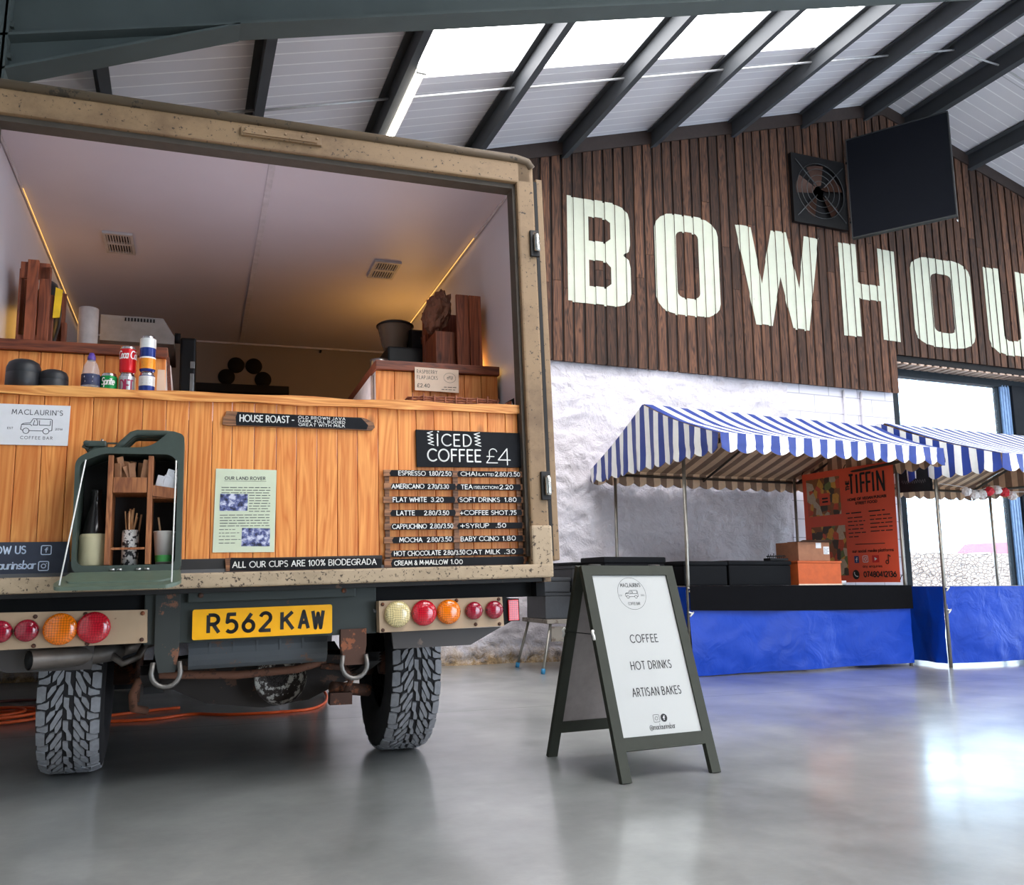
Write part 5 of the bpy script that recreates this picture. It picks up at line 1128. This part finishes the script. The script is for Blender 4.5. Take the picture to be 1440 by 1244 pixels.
for s, nm in ((-1,'front_frame'),(1,'rear_frame')):
    f = side(s); m = M()
    for a, b in ((-AW,-AW+.046),(AW-.046,AW)): m.prism([[(a,0),(b,0),(b,LN),(a,LN)]], f, -.012, .012)
    m.prism([[(-AW+.046,LN-.044),(AW-.046,LN-.044),(AW-.046,LN),(-AW+.046,LN)]], f, -.012, .012); m.prism([[(-AW+.046,.118),(AW-.046,.118),(AW-.046,.170),(-AW+.046,.170)]], f, -.012, .012)
    fo = AB.part(nm, m, FR)
    AB.part('panel', M().prism([[(-AW+.046,.170),(AW-.046,.170),(AW-.046,LN-.044),(-AW+.046,LN-.044)]], f, -.006 if s < 0 else -.004, .004), PANELW if s < 0 else PANELB, fo)
f = side(-1); m = M(); F = lambda u, v: f(u, v, .0048)
lc = (0.0, LN-.128)
m.stroke([arc(-.006,lc[1],.073,.073,0,360,40)], .0012, F); m.stroke(text("MACLAURIN'S", -.058, lc[1]+.030, .017, .104, gap=.2), .0018, F); m.stroke(text('COFFEE BAR', -.036, lc[1]-.052, .012, .062, gap=.25), .0012, F)
m.stroke(text('EST', -.072, lc[1]-.012, .007, .013), .0007, F); m.stroke(text('2016', .040, lc[1]-.012, .007, .018), .0007, F); m.stroke(jeep(-.008, lc[1]-.004, .066), .0017, F)
m.stroke(text('COFFEE', -.064, .556, .033, .142, gap=.3), .0040, F); m.stroke(text('HOT DRINKS', -.088, .441, .033, .206, gap=.3), .0040, F); m.stroke(text('ARTISAN BAKES', -.108, .330, .033, .246, gap=.3), .0040, F)
m.stroke(insta(-.016, .236, .015), .0016, F); m.flat([arc(.022,.236,.0165,.0165,0,360,24)[:-1]], F)
m.stroke(text('@maclaurinsbar', -.058, .192, .021, .128, gap=.12), .0019, F)
AB.part('print', m, PRINT, bpy.data.objects.get('front_frame'))
AB.part('print', M().stroke(fbook(.0215,.236,.012), .0030, lambda u, v: f(u, v, .0053)), WHITEB, bpy.data.objects.get('front_frame'))
fr = side(1)
m = M()
for u in (-AW+.004,): m.tube([f(u-.006,.60,0), fr(u-.006,.60,0)], .0022, 6)
AB.part('cord', m, BLACK)
m = M()
for g_ in (f, fr): m.tube([g_(-AW-.004,.612,.012), g_(-AW-.010,.600,.016), g_(-AW-.004,.588,.012), g_(-AW-.006,.572,.014)], .006, 8)
AB.part('knot', m, plain('white_cord', rgb(236,234,228), .7))
AB.part('hinge', M().tube([ABM @ Vector((-.19,0,HT+.004)), ABM @ Vector((-.13,0,HT+.004))], .006, 8).tube([ABM @ Vector((.13,0,HT+.004)), ABM @ Vector((.19,0,HT+.004))], .006, 8), DIRTY)

# ================================================================== MARKET STALLS
BLU = plain('blue_awning_stripe', rgb(34,58,136), .5, var=.1); WHI = plain('white_awning_stripe', rgb(236,238,236), .55, var=.04)
BRN = plain('brown_underside_stripe', rgb(150,122,102), .7, var=.1); BEI = plain('beige_underside_stripe', rgb(236,204,170), .7, var=.06)  # stripes for the underside, browner than the blue and white top
TARP = NT('blue_tarpaulin'); v = TARP.coord(); TARP.link(TARP.mix(TARP.noise(v, 2.5), rgb(0,46,142), rgb(2,60,172)), TARP.p.inputs['Base Color']); TARP.p.inputs['Roughness'].default_value = .42; TARP.p.inputs['Specular IOR Level'].default_value = .3
TARP.bump(TARP.math('ADD', TARP.noise(v, 4.5, 3, .5, .8), TARP.math('MULTIPLY', TARP.noise(v, 18, 3), .1)), .35, .05); TARP = TARP.m
def stall(lab, fl, fr_, bl, br, apl, apr, ez, post, tz, seed, gap):
    """fl.. corners (x,y) of the eaves, apl/apr ridge ends (x,y,z), ez eave heights (fl,fr,bl,br), post = (x0,x1,y0,y1) of the poles"""
    x0, x1, y0, y1 = post
    t = Thing('market_stall', lab, 'market stall', ((x0+x1)/2,(y0+y1)/2,0), HALL, 'striped market stalls')
    FL, FR_, BL, BR = (Vector((*c, z)) for c, z in zip((fl, fr_, bl, br), ez)); AL, AR = Vector(apl), Vector(apr)
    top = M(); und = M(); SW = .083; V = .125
    def sheet(P0, P1, Q0, Q1, nrow, off, sag):
        n_ = max(2, round((P1-P0).length/SW)); sub = 2
        def fn(u, v):
            p = (P0*(1-u)+P1*u)*(1-v)+(Q0*(1-u)+Q1*u)*v
            return p+Vector((0,0,-sag*sin(pi*v)*(.6+.4*sin(pi*u))+.006*noise.noise(Vector((u*9+seed,v*5,seed)))))
        top.grid(n_*sub, nrow, fn, mfn=lambda i, j: (i//sub) % 2)
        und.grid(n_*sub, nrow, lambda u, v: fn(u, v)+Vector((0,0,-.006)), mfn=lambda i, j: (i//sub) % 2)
    sheet(FL, FR_, AL, AR, 10, 0, .05); sheet(BL, BR, AL, AR, 10, 0, .04)
    def drop(P0, P1, depth, out, topfn=None, scal=2):
        n_ = max(2, round((P1-P0).length/SW)); sub = 6; nrow = 5
        def fn(u, v):
            p = P0*(1-u)+P1*u
            zt = topfn(u) if topfn else p.z
            zb = p.z-depth-.034*abs(sin(pi*u*n_/scal))
            fl_ = out*(.014*sin(u*n_*1.7+seed)+.012*noise.noise(Vector((u*11,v*3,seed))))*v
            return Vector((p.x,p.y,zt*(1-v)+zb*v))+fl_+out*.012
        top.grid(n_*sub, nrow, fn, mfn=lambda i, j: (i//sub) % 2)
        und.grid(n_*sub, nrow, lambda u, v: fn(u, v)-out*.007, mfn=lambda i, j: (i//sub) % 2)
    drop(FL, FR_, V, Vector((0,-1,0))); drop(BL, BR, V, Vector((0,1,0)))
    for A_, P_, Q_, out in ((AL, FL, BL, Vector((-1,0,0))), (AR, FR_, BR, Vector((1,0,0)))):
        ua = (A_.y-P_.y)/(Q_.y-P_.y)
        drop(P_, Q_, V, out, lambda u, A_=A_, P_=P_, Q_=Q_, ua=ua: (P_.z+(A_.z-P_.z)*u/ua-.030*sin(pi*u/ua)-.004) if u < ua else (A_.z+(Q_.z-A_.z)*(u-ua)/(1-ua)-.024*sin(pi*(u-ua)/(1-ua))-.004))
    aw = t.part('awning', top, [BLU, WHI]); t.part('awning_underside', und, [BRN, BEI], aw, 'brown and beige underside of the awning')
    for x, y, zt in ((x0,y0,ez[0]+.02),(x1,y0,ez[1]+.02),(x0+.12,y1,ez[2]),(x1,y1,ez[3])): t.part('pole', M().tube([(x,y,0.0),(x,y,zt)], .0165, 10), GALV)
    m = M()
    cc = (FL+FR_+BL+BR)/4
    def ins(p, dz=-.055): return Vector((p.x+(.07 if p.x < cc.x else -.07), p.y+(.07 if p.y < cc.y-.3 else (-.07 if p.y > cc.y+.3 else 0)), p.z+dz))
    for a, b in ((FL,FR_),(BL,BR),(FL,BL),(FR_,BR)): m.tube([ins(a), ins(b)], .014, 8)
    m.tube([ins(AL,-.08), ins(AR,-.08)], .014, 8)
    m.tube([ins(FL),ins(AL,-.10),ins(BL)], .014, 8); m.tube([ins(FR_),ins(AR,-.10),ins(BR)], .014, 8)
    mid0 = (FL+FR_)/2; mid1 = (AL+AR)/2; mid2 = (BL+BR)/2; m.tube([mid0+Vector((0,.07,-.08)), mid1+Vector((0,0,-.13)), mid2+Vector((0,-.07,-.08))], .013, 8)
    t.part('roof_frame', m, plain('dark_tube', rgb(70,62,54), .5, .6))
    t.part('table_top', M().box(x0+.02,x1-.02,y0+.02,y1-.2,tz-.025,tz-.004), plain('stall_board', rgb(120,96,70), .7))
    def cloth(P0, P1, out, ph):
        def fn(u, v):
            x = P0[0]*(1-u)+P1[0]*u; y = P0[1]*(1-u)+P1[1]*u; z = tz*(1-v)+gap(u)*v
            w = (.020*sin(u*14+ph)+.030*noise.noise(Vector((u*5+ph,v*2.2,ph)))+.012*noise.noise(Vector((u*16+ph,v*7,ph))))*(v**.7)+.022
            return Vector((x,y,z))+out*w
        return M().grid(60, 24, fn)
    t.part('skirt', cloth((x0-.01,y0),(x1+.01,y0),Vector((0,-1,0)),seed), TARP, None, 'blue tarpaulin front skirt')
    t.part('side_skirt', cloth((x0,y0),(x0,y1-.25),Vector((-1,0,0)),seed+2), TARP, None, 'blue tarpaulin side skirt')
    m = M()
    for z in (tz-.015, tz-.22): m.tube([(x0-.02,y0-.03,z+.01),(x0+.015,y0-.035,z),(x0+.03,y0-.03,z+.012),(x0-.01,y0-.032,z-.025)], .007, 7)
    t.part('tie', m, plain('white_cord', rgb(236,234,228), .7))
    return t
ST1 = stall('blue and white striped market stall with a black cloth on its counter', (3.935,5.67),(6.36,5.75),(3.97,8.03),(6.62,8.03),(3.96,6.88,2.42),(6.66,6.82,2.37),(1.955,1.965,1.95,1.95),(4.06,6.46,6.40,7.9),.742,1,lambda u: .004+.028*u)
ST2 = stall('blue and white striped market stall in front of the bright window', (6.60,5.36),(9.2,5.40),(6.78,7.95),(9.2,7.95),(6.78,6.83,2.41),(9.2,6.83,2.39),(1.88,1.88,1.93,1.93),(6.69,9.1,6.16,7.6),.735,5,lambda u: .035)
# black cloth over the first stall's table
m = M()
def bc(u, v):
    x = 4.045+2.44*u
    return Vector((x, 6.355-.008*sin(u*9)-.004, .748-(.20+.02*sin(u*2.2))*v)) 
m.grid(40, 6, bc); m.grid(40, 2, lambda u, v: Vector((4.045+2.44*u, 6.35-.008*sin(u*9)+.75*v, .748))); 
solo('black_cloth', 'black cloth draped over the first stall\'s counter edge', 'cloth', m, plain('black_cloth', rgb(12,12,15), .95, spec=.1), HALL)
TZ = .752
BLK = plain('black_box_plastic', rgb(9,10,14), .7, spec=.15); BLK2 = plain('black_box_seam', rgb(14,15,17), .5)
def bbox(lab, x0, x1, y0, y1, z0, z1, name='black_box', g='black catering boxes'):
    t = Thing(name, lab, 'box', ((x0+x1)/2,(y0+y1)/2,z0), HALL, g); h = z1-z0
    t.part('body', M().cbox(x0,x1,y0,y1,z0,z1-h*.18,.012), BLK); t.part('lid', M().cbox(x0-.008,x1+.008,y0-.008,y1+.008,z1-h*.18,z1,.012), BLK); return t
bbox('black catering box on the first stall, left of two in front', 4.09,4.53,6.50,6.95,TZ,.965); bbox('black catering box on the first stall, right of two in front', 4.55,5.22,6.50,6.95,TZ,.972)
t = bbox('black box on the floor stand directly behind the A-board', 3.37,3.96,6.6,7.05,.70,1.0)
t = Thing('small_table', 'small dark table holding the black box behind the A-board', 'table', (3.66,6.83,0)); t.part('top', M().cbox(3.33,4.0,6.56,7.1,.665,.698,.006), BLACK)
for x in (3.37,3.96):
    for y in (6.6,7.06): t.part('leg', M().box(x-.015,x+.015,y-.015,y+.015,0,.665), BLACK)
# tangle of black fittings, cartons
t = Thing('cable_tray', 'black spiky rack of fittings beside the cardboard carton', 'rack', (5.10,6.6,.972)); m = M().cbox(5.0,5.20,6.50,6.60,.974,.996,.004)
for i in range(9): m.tube([(5.01+.022*i,6.55,.99),(5.01+.022*i+random.uniform(-.006,.006),6.54,1.02+random.uniform(0,.022))], .004, 5)
m.tube([(5.0,6.55,1.012),(5.2,6.54,1.016)], .006, 6); t.part('rack', m, BLACK)
t = Thing('orange_carton', 'orange-brown cardboard box on the first stall', 'box', (5.5,6.6,TZ), HALL)
t.part('body', M().cbox(5.27,5.76,6.46,6.86,TZ,.955,.004), plain('orange_card', rgb(186,84,34), .7, var=.12)); t.part('tape', M().box(5.268,5.762,6.458,6.461,TZ,TZ+.012), CARD); t.part('lid', M().cbox(5.262,5.768,6.452,6.868,.955,.972,.003), plain('orange_card', rgb(186,84,34), .7, var=.12))
t = Thing('cardboard_carton', 'brown cardboard carton with white labels on the orange-brown box', 'box', (5.48,6.6,.972), HALL)
t.part('body', M().cbox(5.300,5.660,6.48,6.80,.973,1.145,.004), plain('brown_card', rgb(150,100,72), .75, var=.12)); m = M().add([(5.310,6.48,1.146),(5.670,6.48,1.146),(5.670,6.42,1.166),(5.310,6.42,1.160)], [(0,1,2,3)]); m.box(5.310,5.660,6.48,6.64,1.146,1.150); t.part('flap', m, plain('dark_card', rgb(84,58,44), .75))
m = M().box(5.500,5.560,6.476,6.479,1.09,1.14).box(5.585,5.650,6.476,6.479,1.035,1.105); t.part('label', m, WHITEB)
m = M()
for k in range(4): words_line(m, 5.590,5.645,1.045+.014*k,.008,VZ(6.4755),seed=k)
t.part('label_print', m, PRINT)
solo('white_tub', 'small white tub at the foot of the red banner', 'tub', M().lathe([(0,0),(.05,0),(.06,.035),(.055,.04),(0,.04)], 20, at(5.86,6.6,TZ)), WHITEB)
# red banner on the stall's right side
BX = 6.42
BN = Thing('banner', 'red-orange street food banner hung inside the first stall', 'banner', (BX,7.05,.77))
def bz(u): return 1.955-.012*u
BF = lambda u, v: Vector((BX+.012*sin(u*5+v*3)*.6-.02*0, 7.72-1.31*u, .775+(bz(u)-.775)*v))
def BO(d): return lambda u, v: BF(u, v)+Vector((-d,0,0))
REDB = plain('red_banner_vinyl', rgb(240,92,58), .45, var=.05, scale=3)
m = M().grid(24, 16, BF); m.grid(24, 16, lambda u, v: BF(u, v)+Vector((.003,0,0))); BN.part('sheet', m, REDB)
food = NT('food_photo_print'); v = food.coord((1,1,1)); vo = food.new('ShaderNodeTexVoronoi'); vo.inputs['Scale'].default_value = 13; food.link(v, vo.inputs['Vector'])
sp_ = food.new('ShaderNodeSeparateColor'); food.link(vo.outputs['Color'], sp_.inputs[0])
food.link(food.mix(food.math('MULTIPLY', food.noise(v, 40), .4), food.ramp(sp_.outputs[0], [(0,rgb(84,70,56)),(.2,rgb(170,104,60)),(.4,rgb(244,180,76)),(.58,rgb(236,96,60)),(.75,rgb(130,146,84)),(.85,rgb(226,204,174))], 'CONSTANT'), rgb(60,40,30)), food.p.inputs['Base Color']); food.p.inputs['Roughness'].default_value = .5
def quad(mm, u0, u1, v0, v1, fn, k=6):
    mm.grid(k, k, lambda a, b: fn(u0+(u1-u0)*a, v0+(v1-v0)*b))
m = M()
for q in ((.05,.20,.60,.94),(.20,.45,.80,.94),(.33,.45,.60,.80),(.20,.33,.60,.69)): quad(m, *q, BO(.003))
BN.part('photo_print', m, food.m); BN.part('photo_print', M().grid(10,10, lambda a, b: BO(.003)(.08+.40*a, .06+.44*b)), food.m)
m = M(); F = BO(.004)
for ch, u in zip('TIFFIN', (.555,.633,.678,.738,.800,.845)): m.stroke(text(ch, u, .765, .165, .004 if ch == 'I' else (.060 if ch == 'N' else .044)), .020, F, round_=False)
m.stroke([[(b_-0.0, a_) for a_, b_ in P] for P in [[(.80+q[0]*.09/1.9*1.0, .535-(q[1]-.5)*.034) for q in P] for P in text('THE', 0, 0, 1, 1.7)]], .010, F)
m.stroke(text('HOME OF VEGAN PUNJABI', .53, .705, .020, .39), .0055, F); m.stroke(text('STREET FOOD', .61, .668, .020, .22), .0055, F)
m.stroke(text('TIFFIN MENU', .50, .590, .016, .19), .004, F) if False else None
words_line(m, .50, .70, .592, .020, F, seed=1); words_line(m, .74, .90, .594, .020, F, seed=2)
for k in range(6): words_line(m, .515, .70-.08*(k == 5), .552-.033*k, .016, F, seed=40+k)
for k in range(5): words_line(m, .75, .965, .556-.033*k, .016, F, seed=50+k)
m.stroke([[(.58,.325),(.88,.322)]], .006, F); m.stroke(text('our social media platforms', .54, .255, .024, .42, gap=.14), .0045, F)
m.stroke(text('any enquiries', .64, .125, .022, .20, gap=.14), .0035, F); m.stroke(text('07480412136', .645, .046, .042, .325, gap=.16), .010, F, round_=False)
m.flat([[(.56+.037*cos(a*pi/12), .066+.037*1.1*sin(a*pi/12)) for a in range(24)]], F)
m.stroke([[(.905,.165),(.905,.225),(.925,.212)],arc(.893,.166,.014,.014,0,360,12)], .008, F)
words_line(m, .235, .305, .745, .03, F, seed=7); words_line(m, .235, .305, .715, .03, F, seed=8)
BN.part('lettering', m, PRINT)
ICB = plain('icon_blue', rgb(40,60,120), .5); ICR = plain('icon_red', rgb(206,36,36), .5)
quad(m2 := M(), .555, .605, .165, .225, BO(.0045), 2); BN.part('icon', m2, ICB)
quad(m3 := M(), .745, .815, .165, .225, BO(.0045), 2); BN.part('icon', m3, ICR)
m = M(); F2 = BO(.0055); m.stroke(fbook(.58,.193,.026), .008, F2); m.stroke(insta(.675,.197,.026), .006, F2); m.flat([[(.77,.18),(.77,.21),(.797,.195)]], F2); m.stroke([arc(.575,.08,.03,.03,170,280,8)], .008, F2)
BN.part('icon_mark', m, WHITEB)
m = M()
for u, v in ((.0,.995),(1.0,.995),(1.0,.02),(.5,.995)):
    p = BF(u, v); m.tube([p, p+Vector((.015,0,.03)), p+Vector((.03,.0,.045))], .004, 6)
BN.part('tie', m, BLACK)
# chalk sign on the second stall
CS_ = Thing('hanging_chalkboard', 'small black chalkboard with faint writing hung from the second stall', 'sign', (6.60,6.42,1.62))
CF = lambda u, v: Vector((6.655, 6.60-.42*u, 1.655+.235*v-.02*u))
m = M().grid(2,2,CF); m.grid(2,2,lambda u,v: CF(u,v)+Vector((.012,0,0))); m.box(6.655,6.667,6.176,6.186,1.64,1.87); CS_.part('panel', m, CHALK)
CS_.part('lettering', M().stroke([[(.15+.02*k, .42+.08*sin(k*1.9)) for k in range(36)]], .014, lambda u, v: CF(u, v)+Vector((-.002,0,0))), plain('faint_chalk', rgb(84,80,84), .9))
CS_.part('tie', M().tube([CF(.1,1),CF(.1,1)+Vector((.02,0,.06))], .003, 6).tube([CF(.9,1),CF(.9,1)+Vector((.02,0,.06))], .003, 6), BLACK)
# red and white bunting on the second stall
POM = [plain('red_ribbon', rgb(214,44,60), .6), plain('white_ribbon', rgb(236,232,232), .6)]
for i in range(7):
    bm = bmesh.new(); bmesh.ops.create_icosphere(bm, subdivisions=3, radius=.042)
    for q in bm.verts: q.co *= 1+.35*noise.noise(q.co*60+Vector((i,0,0)))
    x = 7.02+.10*i; c = ('red' if i in (3,5) else 'white')
    lab = ['white ribbon pom-pom at the left end of the stall bunting','second white ribbon pom-pom from the left of the stall bunting','white ribbon pom-pom just left of the first red one','red ribbon pom-pom, leftmost red of the stall bunting','white ribbon pom-pom between the two red ones','red ribbon pom-pom, second red of the stall bunting','white ribbon pom-pom past the last red one on the bunting'][i]
    solo('ribbon_pompom', lab, 'bunting', M().bm(bm, 0, at(x,6.11,1.63-.03*sin(i*1.2))), POM[0 if c == 'red' else 1], HALL, group='bunting on the second stall')
solo('bunting_string', 'thin white string carrying the pom-poms across the second stall', 'string', M().tube([(6.70,6.135,1.70)]+[(7.02+.10*i,6.12,1.675-.03*sin(i*1.2)) for i in range(7)]+[(9.08,6.135,1.70)], .003, 6), POM[1])
# ------------------------------------------------------------------ dark boxes on a trestle behind the truck's right corner
t = Thing('folding_table', 'battered folding trestle table with splayed legs under the dark boxes', 'table', (3.35,7.35,0))
t.part('top', M().cbox(3.05,3.75,7.1,7.7,.425,.462,.006), worn('grey_trestle_top', rgb(132,124,114), rgb(90,78,66), .55, 12, .7))
t.part('apron', M().box(3.10,3.70,7.12,7.14,.27,.40), worn('grey_trestle_top', rgb(132,124,114), rgb(90,78,66), .55, 12, .7))
for (x, y, sx, sy) in ((3.10,7.14,-.10,-.06),(3.70,7.14,.08,-.06),(3.10,7.66,-.08,.08),(3.70,7.66,.08,.08)):
    l = t.part('leg', M().tube([(x,y,.425),(x+sx,y+sy,.03)], .013, 8), GALV); t.part('foot', M().tube([(x+sx*.98,y+sy*.98,.045),(x+sx*1.04,y+sy*1.04,0.0)], .019, 10), plain('blue_foot', rgb(30,110,150), .5), l)
DK = plain('charcoal_crate', rgb(48,50,54), .6, bump=.3)
def dbox(lab, x0, x1, y0, y1, z0, z1):
    t = Thing('charcoal_crate', lab, 'box', ((x0+x1)/2,(y0+y1)/2,z0), HALL, 'charcoal crates on the trestle'); t.part('body', M().cbox(x0,x1,y0,y1,z0,z1-.035,.01), DK); t.part('lid', M().cbox(x0-.006,x1+.006,y0-.006,y1+.006,z1-.034,z1,.008), DK)
dbox('charcoal crate at the lower left of the trestle stack', 3.06,3.31,7.16,7.6,.462,.70); dbox('charcoal crate at the lower right of the trestle stack', 3.34,3.70,7.16,7.6,.462,.745)
dbox('flat charcoal crate on top of the stack\'s left side, behind the truck corner', 2.92,3.30,7.14,7.6,.70,.83); dbox('charcoal crate on top of the stack\'s right side', 3.31,3.68,7.12,7.6,.745,.94)
solo('flat_black_lid', 'flat black lid lying on the right charcoal crate', 'lid', M().cbox(3.29,3.80,7.1,7.6,.942,.965,.008), BLACK)
# ------------------------------------------------------------------ orange extension cord and coil
ORG = plain('orange_cable', rgb(255,98,40), .45)
def spline(P, n=10):
    out = []
    P = [Vector(p) for p in P]; P = [P[0]*2-P[1]]+P+[P[-1]*2-P[-2]]
    for i in range(1, len(P)-2):
        for k in range(n):
            t = k/n; a, b, c, d = P[i-1:i+3]
            out.append(.5*((2*b)+(c-a)*t+(2*a-5*b+4*c-d)*t*t+(3*b-a-3*c+d)*t**3))
    out.append(P[-2]); return out
solo('extension_cord', 'orange extension cord trailing under the truck', 'cable', M().tube(spline([(.05,6.05,.009),(-.12,5.98,.009),(-.26,5.90,.009),(-.42,5.78,.009),(-.36,5.62,.009),(-.10,5.60,.009),(.12,5.72,.009),(.32,5.62,.009),(.62,5.60,.009),(.86,5.72,.009),(1.0,6.2,.012),(.98,6.5,.10),(.95,6.6,.42)]), .009, 8), ORG)
m = M(); pts = []
for i in range(150):
    a = i/150*2*pi*5.3; r = .26+.06*sin(a*.37)+.03*sin(a*1.3); pts.append((-1.02+r*cos(a)*1.0, 5.98+r*.85*sin(a), .010+.008*(i/30)))
solo('cable_coil', 'loose coil of orange cable on the floor left of the truck', 'cable', M().tube(pts, .009, 7), ORG)
solo('reel_cable', 'dark rust-coloured cable loop behind the orange coil', 'cable', M().tube([(-.98+.27*cos(2*pi*i/40), 6.62+.2*sin(2*pi*i/40), .011) for i in range(40)], .010, 7, closed=True), plain('dark_red_cable', rgb(96,44,34), .5))
